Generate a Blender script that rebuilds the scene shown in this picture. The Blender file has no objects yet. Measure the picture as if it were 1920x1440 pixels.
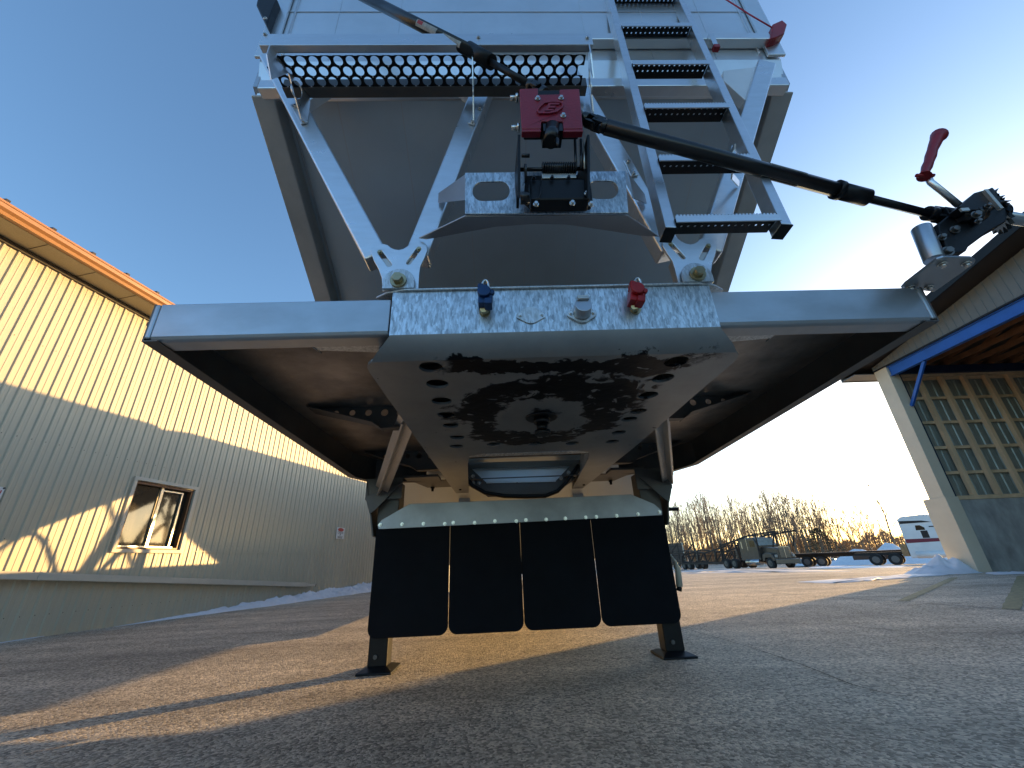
import bpy, bmesh, math, random
from mathutils import Vector, Matrix
R_ = math.radians
rnd = random.Random(7)
scene = bpy.context.scene
col = scene.collection

# ------------------------------------------------------------------ camera
CAMH = 0.6
FPX = 765.0
def _cam():
    Yc = Vector((945-960, -(1055-720), -FPX)).normalized()
    h = Vector((1, .044, 0)).normalized()
    Zc = h.cross(Yc).normalized()
    Xc = Yc.cross(Zc)
    return Matrix((Xc, Yc, Zc))
CR = _cam()
cam = bpy.data.cameras.new('camera'); camo = bpy.data.objects.new('camera', cam); col.objects.link(camo)
cam.sensor_width = 36; cam.lens = FPX/1920*36; cam.clip_start = .05; cam.clip_end = 3000
M = CR.to_4x4(); M.translation = (0, 0, CAMH); camo.matrix_world = M
scene.camera = camo
def P(u, v, Y=None, Z=None, X=None):
    d = CR @ Vector((u-960, -(v-720), -FPX)); o = Vector((0, 0, CAMH))
    t = Y/d.y if Y is not None else X/d.x if X is not None else (Z-CAMH)/d.z
    return o+d*t
# ------------------------------------------------------------------ sky, sun, exposure
SUN_AZ, SUN_EL = R_(56.5), R_(7.0)
w = bpy.data.worlds.new('World'); scene.world = w; w.use_nodes = True
nt = w.node_tree; bg = nt.nodes['Background']
sky = nt.nodes.new('ShaderNodeTexSky'); sky.sky_type = 'NISHITA'; sky.sun_disc = False
sky.sun_elevation = SUN_EL; sky.sun_rotation = SUN_AZ; sky.air_density = 1.0; sky.dust_density = 1.1; sky.ozone_density = 2.8
nt.links.new(sky.outputs[0], bg.inputs[0]); bg.inputs[1].default_value = .15
sl = bpy.data.lights.new('sun', 'SUN'); sl.energy = 3.0; sl.angle = R_(.5); sl.color = (1, .60, .22)
so = bpy.data.objects.new('sun', sl); col.objects.link(so)
sd = Vector((math.sin(SUN_AZ)*math.cos(SUN_EL), math.cos(SUN_AZ)*math.cos(SUN_EL), math.sin(SUN_EL)))
so.rotation_euler = sd.to_track_quat('Z', 'Y').to_euler()
scene.view_settings.view_transform = 'Standard'; scene.view_settings.look = 'None'
scene.view_settings.exposure = 1.65; scene.view_settings.gamma = 1
scene.render.engine = 'CYCLES'

# ------------------------------------------------------------------ materials
MT = {}
def mat(name, color, rough=.5, metal=0., nscale=0, namt=0., bump=0., bscale=40, stretch=(1, 1, 1), rvar=0., spec=.5, color2=None, coat=0, emit=None, detail=5):
    m = bpy.data.materials.new(name); m.use_nodes = True; n = m.node_tree; b = n.nodes['Principled BSDF']; L = n.links.new
    b.inputs['Base Color'].default_value = (*color, 1); b.inputs['Roughness'].default_value = rough
    b.inputs['Metallic'].default_value = metal; b.inputs['Specular IOR Level'].default_value = spec
    if coat: b.inputs['Coat Weight'].default_value = coat
    tc = n.nodes.new('ShaderNodeTexCoord'); mp = n.nodes.new('ShaderNodeMapping'); mp.inputs['Scale'].default_value = stretch
    L(tc.outputs['Object'], mp.inputs[0])
    if nscale:
        t = n.nodes.new('ShaderNodeTexNoise'); t.inputs['Scale'].default_value = nscale; t.inputs['Detail'].default_value = detail; t.inputs['Roughness'].default_value = .6
        L(mp.outputs[0], t.inputs[0])
        r = n.nodes.new('ShaderNodeMapRange'); r.inputs[1].default_value = .3; r.inputs[2].default_value = .7; L(t.outputs[0], r.inputs[0])
        mx = n.nodes.new('ShaderNodeMix'); mx.data_type = 'RGBA'
        c2 = color2 or tuple(c*(1-namt) for c in color)
        mx.inputs[6].default_value = (*color, 1); mx.inputs[7].default_value = (*c2, 1)
        L(r.outputs[0], mx.inputs[0]); L(mx.outputs[2], b.inputs['Base Color'])
        if rvar:
            rr = n.nodes.new('ShaderNodeMapRange'); rr.inputs[3].default_value = rough-rvar; rr.inputs[4].default_value = rough+rvar
            L(t.outputs[0], rr.inputs[0]); L(rr.outputs[0], b.inputs['Roughness'])
    if bump:
        t2 = n.nodes.new('ShaderNodeTexNoise'); t2.inputs['Scale'].default_value = bscale; t2.inputs['Detail'].default_value = 4; L(mp.outputs[0], t2.inputs[0])
        bp = n.nodes.new('ShaderNodeBump'); bp.inputs['Strength'].default_value = bump; bp.inputs['Distance'].default_value = .01
        L(t2.outputs[0], bp.inputs['Height']); L(bp.outputs[0], b.inputs['Normal'])
    if emit: b.inputs['Emission Color'].default_value = (*emit, 1); b.inputs['Emission Strength'].default_value = 1
    MT[name] = m; return m
mat('alu', (.78, .80, .82), .30, .92, 9, .12, .05, 60, (1, 1, 4), .08)
mat('white_alu', (.80, .82, .84), .45, .35, 6, .1)
mat('dull_steel', (.16, .155, .15), .5, .6, 5, .35)
mat('alu_dull', (.55, .56, .58), .38, .9, 4, .22, .05, 30, (1, 1, 1), .08)
mat('alu_edge', (.62, .60, .57), .42, .85, 5, .2, .04, 30)
mat('bracket_alu', (.46, .47, .49), .42, .85, 2.5, .4, .04, 8)
mat('alu_pan', (.84, .86, .87), .34, .9, 3, .15, .06, 4, (1, 1, 1), .06)
mat('beam_steel', (.50, .54, .58), .34, .85, 2.5, .3, .03, 20, (1, 1, 2), .1)
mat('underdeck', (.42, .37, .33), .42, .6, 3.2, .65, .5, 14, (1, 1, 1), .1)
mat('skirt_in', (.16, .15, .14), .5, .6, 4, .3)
mat('black', (.008, .009, .011), .42, 0, 12, .4, .05, 60, spec=.3)
mat('black_gloss', (.010, .011, .013), .28, 0, 8, .3, .04, 40)
mat('rubber', (.006, .008, .012), .75, 0, 5, .35, .1, 30, spec=.15)
mat('red_cover', (.30, .016, .035), .38, 0, 6, .25, .1, 90)
mat('red_plastic', (.32, .012, .02), .42, 0, 10, .3)
mat('red_hand', (.45, .012, .015), .35, .2, 14, .5)
mat('blue_hand', (.006, .05, .16), .35, .2, 14, .4)
mat('bolt', (.75, .74, .70), .25, 1, 30, .2)
mat('brass_bolt', (.52, .45, .28), .35, .9, 30, .3)
mat('white_pt', (.72, .72, .70), .5)
mat('sticker', (.45, .43, .38), .5, 0, 60, .5)
mat('sticker_red', (.4, .02, .02), .5)
mat('siding', (.50, .46, .35), .42, 0, 1.2, .10, .03, 3, (1, 1, .3), .05)
mat('screw', (.10, .10, .10), .4, .6)
mat('trim_beige', (.56, .52, .43), .45, 0, 3, .12)
mat('gutter_brown', (.40, .20, .085), .35, 0, 2, .2)
mat('soffit', (.48, .41, .27), .6, 0, 80, .25, .3, 150)
mat('roof_dark', (.03, .022, .018), .5, 0, 4, .3)
mat('frame_brown', (.10, .05, .028), .4, .2)
mat('steel_pale', (.6, .58, .52), .35, .8)  # plain pale steel, one even base colour
mat('wood', (.72, .50, .30), .65, 0, 3, .3, .1, 30, (1, 1, .25))
mat('wood_dark', (.22, .10, .045), .7, 0, 4, .4, .1, 30)
mat('panel_green', (.36, .38, .33), .35, .3, 6, .4, stretch=(8, 1, .5))
mat('concrete', (.44, .43, .40), .8, 0, 1.9, .5, .2, 12, (1.6, 1, .8))
mat('post_beige', (.62, .55, .42), .5, 0, 2, .12)
mat('blue_steel', (.010, .10, .42), .35, .1, 3, .25)
mat('navy', (.006, .022, .06), .45, .1)
mat('shed_siding', (.135, .14, .135), .45, 0, 2, .15)
mat('stripe_yellow', (.34, .30, .16), .8, 0, 18, .6, .1, 60)
mat('salt', (.22, .215, .20), .85, 0, 9, .5)
mat('snow', (.74, .77, .82), .6, 0, 5, .15, .6, 14)
mat('snow_dirty', (.55, .56, .58), .7, 0, 6, .35, .6, 14)
mat('bark', (.24, .18, .13), .9, 0, 20, .4)
mat('twig', (.36, .26, .18), .9)
mat('conifer', (.10, .085, .045), .9, 0, 4, .5)
mat('bush_brown', (.46, .28, .14), .9, 0, 3, .5)
mat('truck_grey', (.085, .072, .06), .3, .3, 3, .3, coat=.4)
mat('truck_dark', (.035, .028, .024), .6, .3, 5, .4)
mat('truck_white', (.72, .74, .75), .28, 0, 1.5, .1, coat=.5)
mat('truck_maroon', (.16, .008, .03), .35)
mat('chrome', (.5, .5, .5), .18, 1)
mat('grille', (.16, .15, .14), .3, .9)
mat('tyre', (.018, .018, .018), .8, 0, 10, .3)
mat('rim', (.13, .13, .13), .4, .8)
mat('car_silver', (.22, .24, .26), .3, .5)
mat('container_brown', (.085, .06, .045), .6, 0, 2, .3)
mat('pink_rope', (.45, .03, .06), .7)

def galvanized(name, dark, light):
    m = mat(name, light, .38, .75)
    n = m.node_tree; b = n.nodes['Principled BSDF']; L = n.links.new
    tc = n.nodes['Texture Coordinate']
    mp = n.nodes.new('ShaderNodeMapping'); mp.inputs['Scale'].default_value = (1, 1, .28); L(tc.outputs['Object'], mp.inputs[0])
    a = n.nodes.new('ShaderNodeTexNoise'); a.inputs['Scale'].default_value = 75; a.inputs['Detail'].default_value = 9; a.inputs['Roughness'].default_value = .75; L(mp.outputs[0], a.inputs[0])
    v = n.nodes.new('ShaderNodeTexVoronoi'); v.inputs['Scale'].default_value = 190; L(mp.outputs[0], v.inputs[0])
    ad = n.nodes.new('ShaderNodeMath'); ad.operation = 'MULTIPLY_ADD'; ad.inputs[1].default_value = .25
    sep = n.nodes.new('ShaderNodeSeparateColor'); L(v.outputs['Color'], sep.inputs[0]); L(sep.outputs[0], ad.inputs[0]); L(a.outputs[0], ad.inputs[2])
    r = n.nodes.new('ShaderNodeMapRange'); r.inputs[1].default_value = .45; r.inputs[2].default_value = .78; L(ad.outputs[0], r.inputs[0])
    mx = n.nodes.new('ShaderNodeMix'); mx.data_type = 'RGBA'; mx.inputs[6].default_value = (*dark, 1); mx.inputs[7].default_value = (*light, 1)
    L(r.outputs[0], mx.inputs[0]); L(mx.outputs[2], b.inputs['Base Color'])
    r2 = n.nodes.new('ShaderNodeMapRange'); r2.inputs[3].default_value = .5; r2.inputs[4].default_value = .28; L(r.outputs[0], r2.inputs[0]); L(r2.outputs[0], b.inputs['Roughness'])
    bp = n.nodes.new('ShaderNodeBump'); bp.inputs['Strength'].default_value = .15; bp.inputs['Distance'].default_value = .004; L(a.outputs[0], bp.inputs['Height']); L(bp.outputs[0], b.inputs['Normal'])
    return m
galvanized('galv', (.30, .36, .42), (.72, .80, .86))
galvanized('galv_plain', (.42, .45, .47), (.66, .70, .72))

def slope_material():
    m = mat('slope_sheet', (.60, .66, .70), .36, .72, 2.0, .12, .04, 3, (1, 1, 1), .05)
    n = m.node_tree; b = n.nodes['Principled BSDF']; L = n.links.new
    tc = n.nodes['Texture Coordinate']; s = n.nodes.new('ShaderNodeSeparateXYZ'); L(tc.outputs['Object'], s.inputs[0])
    md = n.nodes.new('ShaderNodeMath'); md.operation = 'PINGPONG'; md.inputs[1].default_value = .155; L(s.outputs[0], md.inputs[0])
    lt = n.nodes.new('ShaderNodeMath'); lt.operation = 'LESS_THAN'; lt.inputs[1].default_value = .0025; L(md.outputs[0], lt.inputs[0])
    src = b.inputs['Base Color'].links[0].from_socket
    mx = n.nodes.new('ShaderNodeMix'); mx.data_type = 'RGBA'; L(src, mx.inputs[6]); mx.inputs[7].default_value = (.58, .59, .60, 1)
    L(lt.outputs[0], mx.inputs[0]); L(mx.outputs[2], b.inputs['Base Color'])
slope_material()

def greasy_plate():
    m = mat('greasy_plate', (.5, .5, .5), .42, .7, spec=.12)
    n = m.node_tree; b = n.nodes['Principled BSDF']; L = n.links.new
    def math_(op, a, c=None, cl=False):
        k = n.nodes.new('ShaderNodeMath'); k.operation = op; k.use_clamp = cl
        for i, x in enumerate((a, c)):
            if x is None: continue
            if isinstance(x, (int, float)): k.inputs[i].default_value = x
            else: L(x, k.inputs[i])
        return k.outputs[0]
    g = n.nodes.new('ShaderNodeNewGeometry'); s = n.nodes.new('ShaderNodeSeparateXYZ')
    ns = n.nodes.new('ShaderNodeTexNoise'); ns.inputs['Scale'].default_value = 5; ns.inputs['Detail'].default_value = 8; ns.inputs['Roughness'].default_value = .68
    L(g.outputs['Position'], ns.inputs[0])
    n2 = n.nodes.new('ShaderNodeTexNoise'); n2.inputs['Scale'].default_value = 26; n2.inputs['Detail'].default_value = 6; L(g.outputs['Position'], n2.inputs[0])
    L(g.outputs['Position'], s.inputs[0])
    nz = math_('SUBTRACT', ns.outputs[0], .5); nf = math_('SUBTRACT', n2.outputs[0], .5)
    x = math_('SUBTRACT', s.outputs[0], .185); y = math_('SUBTRACT', s.outputs[1], 1.76)
    x2 = math_('MULTIPLY', x, x); y2 = math_('MULTIPLY', y, y)
    r = math_('SQRT', math_('ADD', x2, math_('MULTIPLY', y2, .8)))
    r = math_('ADD', math_('ADD', r, math_('MULTIPLY', nz, .34)), math_('MULTIPLY', nf, .06))
    n3 = n.nodes.new('ShaderNodeTexNoise'); n3.inputs['Scale'].default_value = 2.6; n3.inputs['Detail'].default_value = 3; L(g.outputs['Position'], n3.inputs[0])
    big = math_('SUBTRACT', n3.outputs[0], .5); r = math_('ADD', r, math_('MULTIPLY', big, .22))
    def band(v, c, hw, soft):   # 1 inside |v-c|<hw
        d = math_('ABSOLUTE', math_('SUBTRACT', v, c))
        return math_('DIVIDE', math_('SUBTRACT', hw, d), soft, True)
    ring = band(r, .32, .095, .02)
    yy = math_('ADD', s.outputs[1], math_('MULTIPLY', nz, .30)); yy = math_('ADD', yy, math_('MULTIPLY', nf, .09)); yy = math_('ADD', yy, math_('MULTIPLY', big, .16))
    front = band(yy, 1.235, .06, .010)
    inx = band(math_('ADD', s.outputs[0], math_('MULTIPLY', nz, .4)), .27, .47, .05)
    front = math_('MULTIPLY', front, inx)
    mid = math_('MULTIPLY', band(yy, 1.50, .03, .012), band(s.outputs[0], .2, .33, .03))
    # broad smear on the right half
    sx = band(math_('ADD', s.outputs[0], math_('MULTIPLY', nz, .35)), .50, .14, .03)
    sy = band(math_('ADD', s.outputs[1], math_('MULTIPLY', nz, .5)), 1.50, .26, .04)
    wv = n.nodes.new('ShaderNodeTexNoise'); wv.inputs['Scale'].default_value = 9; wv.inputs['Detail'].default_value = 7; wv.inputs['Distortion'].default_value = 1.5
    L(g.outputs['Position'], wv.inputs[0])
    smear = math_('MULTIPLY', math_('MULTIPLY', sx, sy), math_('DIVIDE', math_('SUBTRACT', wv.outputs[0], .43), .06, True))
    pin = band(r, .0, .075, .03)
    spots = math_('DIVIDE', math_('SUBTRACT', n2.outputs[0], .70), .03, True)
    k = math_('MAXIMUM', ring, front); k = math_('MAXIMUM', k, mid); k = math_('MAXIMUM', k, smear); k = math_('MAXIMUM', k, pin)
    scratch = math_('DIVIDE', math_('SUBTRACT', wv.outputs[0], .36), .04, True)
    k = math_('MULTIPLY', k, scratch); k = math_('MAXIMUM', k, spots)
    base = n.nodes.new('ShaderNodeMix'); base.data_type = 'RGBA'; base.inputs[6].default_value = (.22, .235, .24, 1); base.inputs[7].default_value = (.42, .44, .45, 1)
    L(ns.outputs[0], base.inputs[0])
    mx = n.nodes.new('ShaderNodeMix'); mx.data_type = 'RGBA'; L(base.outputs[2], mx.inputs[6]); mx.inputs[7].default_value = (.004, .005, .008, 1)
    L(k, mx.inputs[0]); L(mx.outputs[2], b.inputs['Base Color'])
    me = math_('MULTIPLY', math_('SUBTRACT', 1, k), .7); L(me, b.inputs['Metallic'])
    ro = math_('SUBTRACT', .45, math_('MULTIPLY', k, .05)); L(ro, b.inputs['Roughness'])
    bp = n.nodes.new('ShaderNodeBump'); bp.inputs['Strength'].default_value = .5; bp.inputs['Distance'].default_value = .004
    L(math_('MULTIPLY', k, n2.outputs[0]), bp.inputs['Height']); L(bp.outputs[0], b.inputs['Normal'])
greasy_plate()

def asphalt():
    m = mat('asphalt', (.07, .07, .07), .75)
    n = m.node_tree; b = n.nodes['Principled BSDF']; L = n.links.new
    g = n.nodes.new('ShaderNodeNewGeometry')
    def noise(sc, det=4, ro=.5, src=None):
        t = n.nodes.new('ShaderNodeTexNoise'); t.inputs['Scale'].default_value = sc; t.inputs['Detail'].default_value = det; t.inputs['Roughness'].default_value = ro
        L(src or g.outputs['Position'], t.inputs[0]); return t.outputs[0]
    v = n.nodes.new('ShaderNodeTexVoronoi'); v.inputs['Scale'].default_value = 85; L(g.outputs['Position'], v.inputs[0])
    se = n.nodes.new('ShaderNodeSeparateColor'); L(v.outputs['Color'], se.inputs[0])
    big = noise(.35, 4); mid = noise(3.5, 6, .7)
    def mr(src, a, b_, c, d):
        r = n.nodes.new('ShaderNodeMapRange'); r.inputs[1].default_value = a; r.inputs[2].default_value = b_; r.inputs[3].default_value = c; r.inputs[4].default_value = d
        L(src, r.inputs[0]); return r.outputs[0]
    def mul(a, b_):
        k = n.nodes.new('ShaderNodeMath'); k.operation = 'MULTIPLY'; L(a, k.inputs[0]); L(b_, k.inputs[1]); return k.outputs[0]
    f = mul(mul(mr(se.outputs[0], 0, 1, .42, 1.7), mr(big, .3, .7, .8, 1.25)), mr(mid, .25, .75, .72, 1.3))
    # long worn streaks across the lot
    mp = n.nodes.new('ShaderNodeMapping'); mp.inputs['Rotation'].default_value = (0, 0, .15); mp.inputs['Scale'].default_value = (.12, 1.6, 1); L(g.outputs['Position'], mp.inputs[0])
    st = noise(1.1, 7, .65, mp.outputs[0])
    f = mul(f, mr(st, .3, .72, .75, 1.45))
    cm = n.nodes.new('ShaderNodeMix'); cm.data_type = 'RGBA'; cm.blend_type = 'MULTIPLY'; cm.inputs[0].default_value = 1
    cm.inputs[6].default_value = (.385, .34, .275, 1)
    cc = n.nodes.new('ShaderNodeCombineColor'); [L(f, cc.inputs[i]) for i in range(3)]; L(cc.outputs[0], cm.inputs[7])
    L(cm.outputs[2], b.inputs['Base Color'])
    hs = n.nodes.new('ShaderNodeMath'); hs.operation = 'MULTIPLY_ADD'; hs.inputs[1].default_value = -.9; L(v.outputs['Distance'], hs.inputs[0]); L(noise(190, 3), hs.inputs[2])
    bp = n.nodes.new('ShaderNodeBump'); bp.inputs['Strength'].default_value = .9; bp.inputs['Distance'].default_value = .011; L(hs.outputs[0], bp.inputs['Height']); L(bp.outputs[0], b.inputs['Normal'])
asphalt()

# ------------------------------------------------------------------ mesh helpers
ORIG = {}
class MB:
    def __init__(s): s.v = []; s.f = []; s.m = []; s.s = []; s.cur = 0
    def add(s, vs, fs, smooth=False):
        o = len(s.v); s.v += [Vector(x) for x in vs]
        for f in fs: s.f.append([o+i for i in f]); s.m.append(s.cur); s.s.append(smooth)
        return s
    def poly(s, pts): return s.add(pts, [list(range(len(pts)))])
    def hexa(s, b, t):      # two matching quads (rings) joined
        n = len(b); return s.add(list(b)+list(t), [list(range(n))[::-1], list(range(n, 2*n))]+[[i, (i+1) % n, n+(i+1) % n, n+i] for i in range(n)])
    def box(s, c, d, rot=None):
        c = Vector(c); x, y, z = [k/2 for k in d]; r = rot or Matrix.Identity(3)
        b = [c+r@Vector(p) for p in ((-x, -y, -z), (x, -y, -z), (x, y, -z), (-x, y, -z))]
        t = [c+r@Vector(p) for p in ((-x, -y, z), (x, -y, z), (x, y, z), (-x, y, z))]
        return s.hexa(b, t)
    def bb(s, x0, x1, y0, y1, z0, z1): return s.box(((x0+x1)/2, (y0+y1)/2, (z0+z1)/2), (abs(x1-x0), abs(y1-y0), abs(z1-z0)))
    def beam(s, p0, p1, w, h, up=(0, -1, 0)):
        p0, p1 = Vector(p0), Vector(p1); d = (p1-p0).normalized(); up = Vector(up); a = d.cross(up).normalized(); u = a.cross(d)
        q = [(-w/2, -h/2), (w/2, -h/2), (w/2, h/2), (-w/2, h/2)]
        return s.hexa([p0+a*i+u*j for i, j in q], [p1+a*i+u*j for i, j in q])
    def tube(s, p0, p1, r, r2=None, n=16, caps=True):
        p0, p1 = Vector(p0), Vector(p1); d = (p1-p0).normalized(); r2 = r if r2 is None else r2
        a = d.cross(Vector((0, 0, 1)) if abs(d.z) < .9 else Vector((1, 0, 0))).normalized(); u = a.cross(d)
        ring = lambda p, rr: [p+(a*math.cos(2*math.pi*i/n)+u*math.sin(2*math.pi*i/n))*rr for i in range(n)]
        o = len(s.v); s.v += ring(p0, r)+ring(p1, r2)
        for i in range(n): s.f.append([o+i, o+(i+1) % n, o+n+(i+1) % n, o+n+i]); s.m.append(s.cur); s.s.append(True)
        if caps:
            s.f.append([o+i for i in range(n)][::-1]); s.f.append([o+n+i for i in range(n)]); s.m += [s.cur]*2; s.s += [False]*2
        return s
    def path(s, pts, r, n=8):
        pts = [Vector(p) for p in pts]
        o = len(s.v); a = None
        for k, p in enumerate(pts):
            d = (pts[min(k+1, len(pts)-1)]-pts[max(k-1, 0)]).normalized()
            if a is None: a = d.cross(Vector((0, 0, 1)) if abs(d.z) < .9 else Vector((1, 0, 0))).normalized()
            a = (a-d*a.dot(d)).normalized(); u = a.cross(d); rr = r[k] if isinstance(r, (list, tuple)) else r
            s.v += [p+(a*math.cos(2*math.pi*i/n)+u*math.sin(2*math.pi*i/n))*rr for i in range(n)]
        for k in range(len(pts)-1):
            for i in range(n): s.f.append([o+k*n+i, o+k*n+(i+1) % n, o+(k+1)*n+(i+1) % n, o+(k+1)*n+i]); s.m.append(s.cur); s.s.append(True)
        s.f.append([o+i for i in range(n)][::-1]); s.f.append([o+(len(pts)-1)*n+i for i in range(n)]); s.m += [s.cur]*2; s.s += [False]*2
        return s
    def hexbolt(s, p, d, r, h):
        d = Vector(d).normalized(); p = Vector(p); s.tube(p, p+d*h*.3, r*1.45, n=16); return s.tube(p+d*h*.3, p+d*h, r, r*.93, n=6)
    def plate(s, outline, holes, th, org, ux, uy):
        """flat plate with holes: 2-D outline -> filled curve -> mesh, centred on the plane"""
        cu = bpy.data.curves.new('tmp', 'CURVE'); cu.dimensions = '2D'; cu.fill_mode = 'BOTH'; cu.extrude = th/2
        for lp in [outline]+holes:
            sp = cu.splines.new('POLY'); sp.points.add(len(lp)-1); sp.use_cyclic_u = True
            for q, (x, y) in zip(sp.points, lp): q.co = (x, y, 0, 1)
        o = bpy.data.objects.new('tmp', cu); col.objects.link(o); dg = bpy.context.evaluated_depsgraph_get()
        me = bpy.data.meshes.new_from_object(o.evaluated_get(dg))
        ux = Vector(ux).normalized(); uy = Vector(uy).normalized(); uz = ux.cross(uy); org = Vector(org)
        s.add([org+ux*v.co.x+uy*v.co.y+uz*v.co.z for v in me.vertices], [list(p.vertices) for p in me.polygons])
        bpy.data.objects.remove(o); bpy.data.curves.remove(cu); bpy.data.meshes.remove(me); return s
    def pxplate(s, px, holes, Y, th):       # outline read off the photo, on the vertical plane Y
        f = lambda l: [(P(u, v, Y=Y).x, P(u, v, Y=Y).z) for u, v in l]
        return s.plate(f(px), [f(h) for h in holes], th, (0, Y, 0), (1, 0, 0), (0, 0, 1))
    def build(s, name, mats, parent=None, bevel=0, label=None, local=False, seg=2, shadesm=False):
        if isinstance(mats, str): mats = [mats]
        org = Vector((0, 0, 0))
        if parent is not None and not local: org = ORIG.get(parent.name, org)
        me = bpy.data.meshes.new(name); me.from_pydata([tuple(v-org) for v in s.v], [], s.f)
        for k in mats: me.materials.append(MT[k])
        me.polygons.foreach_set('material_index', s.m); me.polygons.foreach_set('use_smooth', [shadesm or q for q in s.s])
        bm = bmesh.new(); bm.from_mesh(me); bmesh.ops.remove_doubles(bm, verts=bm.verts, dist=1e-5) if bevel else None
        bmesh.ops.recalc_face_normals(bm, faces=bm.faces); bm.to_mesh(me); bm.free(); me.update()
        o = bpy.data.objects.new(name, me); col.objects.link(o)
        if parent is not None: o.parent = parent
        ORIG[o.name] = org
        if bevel:
            b = o.modifiers.new('bevel', 'BEVEL'); b.width = bevel; b.segments = seg; b.limit_method = 'ANGLE'; b.angle_limit = R_(40)
        if label: o['label'] = label
        return o
def circ(cx, cy, r, n=24, sx=1, sy=1): return [(cx+r*sx*math.cos(2*math.pi*i/n), cy+r*sy*math.sin(2*math.pi*i/n)) for i in range(n)]
def slot(x0, y0, x1, y1, r, n=8):
    a = math.atan2(y1-y0, x1-x0)
    return [(x1+r*math.cos(a-math.pi/2+math.pi*i/n), y1+r*math.sin(a-math.pi/2+math.pi*i/n)) for i in range(n+1)] + \
           [(x0+r*math.cos(a+math.pi/2+math.pi*i/n), y0+r*math.sin(a+math.pi/2+math.pi*i/n)) for i in range(n+1)]
def thing(name, label, cat, loc=(0, 0, 0), rz=0, group=None):
    o = bpy.data.objects.new(name, None); col.objects.link(o); o.location = loc; o.rotation_euler = (0, 0, rz)
    o.empty_display_size = .2; ORIG[o.name] = Vector(loc); return tag(o, label, cat, group)
def tag(o, label=None, cat=None, group=None, kind=None):
    if label: o['label'] = label
    if cat: o['category'] = cat
    if group: o['group'] = group
    if kind: o['kind'] = kind
    return o
def text_into(mb, s, size, org, ux, uy, depth=.001, shear=0):
    cu = bpy.data.curves.new('tmp', 'FONT'); cu.body = s; cu.size = size; cu.extrude = depth; cu.align_x = 'CENTER'; cu.align_y = 'CENTER'; cu.shear = shear
    o = bpy.data.objects.new('tmp', cu); col.objects.link(o); dg = bpy.context.evaluated_depsgraph_get()
    me = bpy.data.meshes.new_from_object(o.evaluated_get(dg)); ux = Vector(ux).normalized(); uy = Vector(uy).normalized(); uz = ux.cross(uy); org = Vector(org)
    mb.add([org+ux*v.co.x+uy*v.co.y+uz*v.co.z for v in me.vertices], [list(p.vertices) for p in me.polygons])
    bpy.data.objects.remove(o); bpy.data.curves.remove(cu); bpy.data.meshes.remove(me)

# ------------------------------------------------------------------ ground
def gz(x, y):
    r = math.hypot(x, y)
    if y < 0 or x < -3: return 0 if x < -3 and y < 40 else -.026*max(0, min(r, 75)-14)*(1 if y > 0 else 0)
    return -.026*max(0, min(r, 75)-14)
def gzs(x, y):
    # lot falls gently away beyond 14 m, except beside the building on the left
    r = math.hypot(x, max(y, 0)); f = min(1, max(0, (x+3)/6)) if y < 60 else 1
    return -.026*max(0, min(r, 75)-14)*f
def grid_sheet(name, xs, ys, zf, matn):
    mb = MB(); nx = len(xs); vs = [(x, y, zf(x, y)) for y in ys for x in xs]
    fs = [[j*nx+i, j*nx+i+1, (j+1)*nx+i+1, (j+1)*nx+i] for j in range(len(ys)-1) for i in range(nx-1)]
    mb.add(vs, fs, True); return mb.build(name, matn)
xs = [-1500, -400, -120, -60, -30, -15]+[x*2. for x in range(-6, 50)]+[110, 130, 160, 250, 500, 1500]
ys = [-400, -100, -30, -10]+[y*2. for y in range(-3, 50)]+[110, 130, 160, 250, 500, 1500]
tag(grid_sheet('ground', xs, ys, gzs, 'asphalt'), kind='structure')
def ribbon(name, pts, wd, matn, dz=.004, kind='structure', n=24):
    mb = MB(); L_ = []
    for k in range(n+1):
        t = k/n*(len(pts)-1); i = min(int(t), len(pts)-2); p = Vector(pts[i]).lerp(Vector(pts[i+1]), t-i); d = (Vector(pts[i+1])-Vector(pts[i])).normalized(); q = Vector((-d.y, d.x))
        ww = wd/2*(1+.12*rnd.uniform(-1, 1))
        L_.append((p+q*ww, p-q*ww))
    vs = [];
    for a, b in L_: vs += [(a.x, a.y, gzs(a.x, a.y)+dz), (b.x, b.y, gzs(b.x, b.y)+dz)]
    mb.add(vs, [[2*i, 2*i+1, 2*i+3, 2*i+2] for i in range(n)]); return tag(mb.build(name, matn), kind=kind)
def G(u, v):
    p = P(u, v, Z=0)
    for _ in range(30): p = P(u, v, Z=gzs(p.x, p.y)*.5+p.z*.5)
    return (p.x, p.y)
ribbon('road_marking', [G(1693, 1127), G(1790, 1083)], .11, 'stripe_yellow')
ribbon('road_marking', [G(1896, 1143), G(1918, 1080)], .13, 'stripe_yellow')
ribbon('salt_streak', [G(1425, 1110), G(1560, 1120), G(1740, 1132), G(1920, 1145)], .02, 'salt', .003)
ribbon('salt_streak', [G(1560, 1121), G(1700, 1118), G(1920, 1115)], .018, 'salt', .005)
ribbon('salt_streak', [G(1430, 1168), G(1560, 1170), G(1720, 1187), G(1920, 1188)], .012, 'salt', .003)
ribbon('pavement_crack', [G(1275, 1176), G(1400, 1212), G(1500, 1245), G(1600, 1285), G(1680, 1305)], .006, 'rubber', .002)

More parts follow.
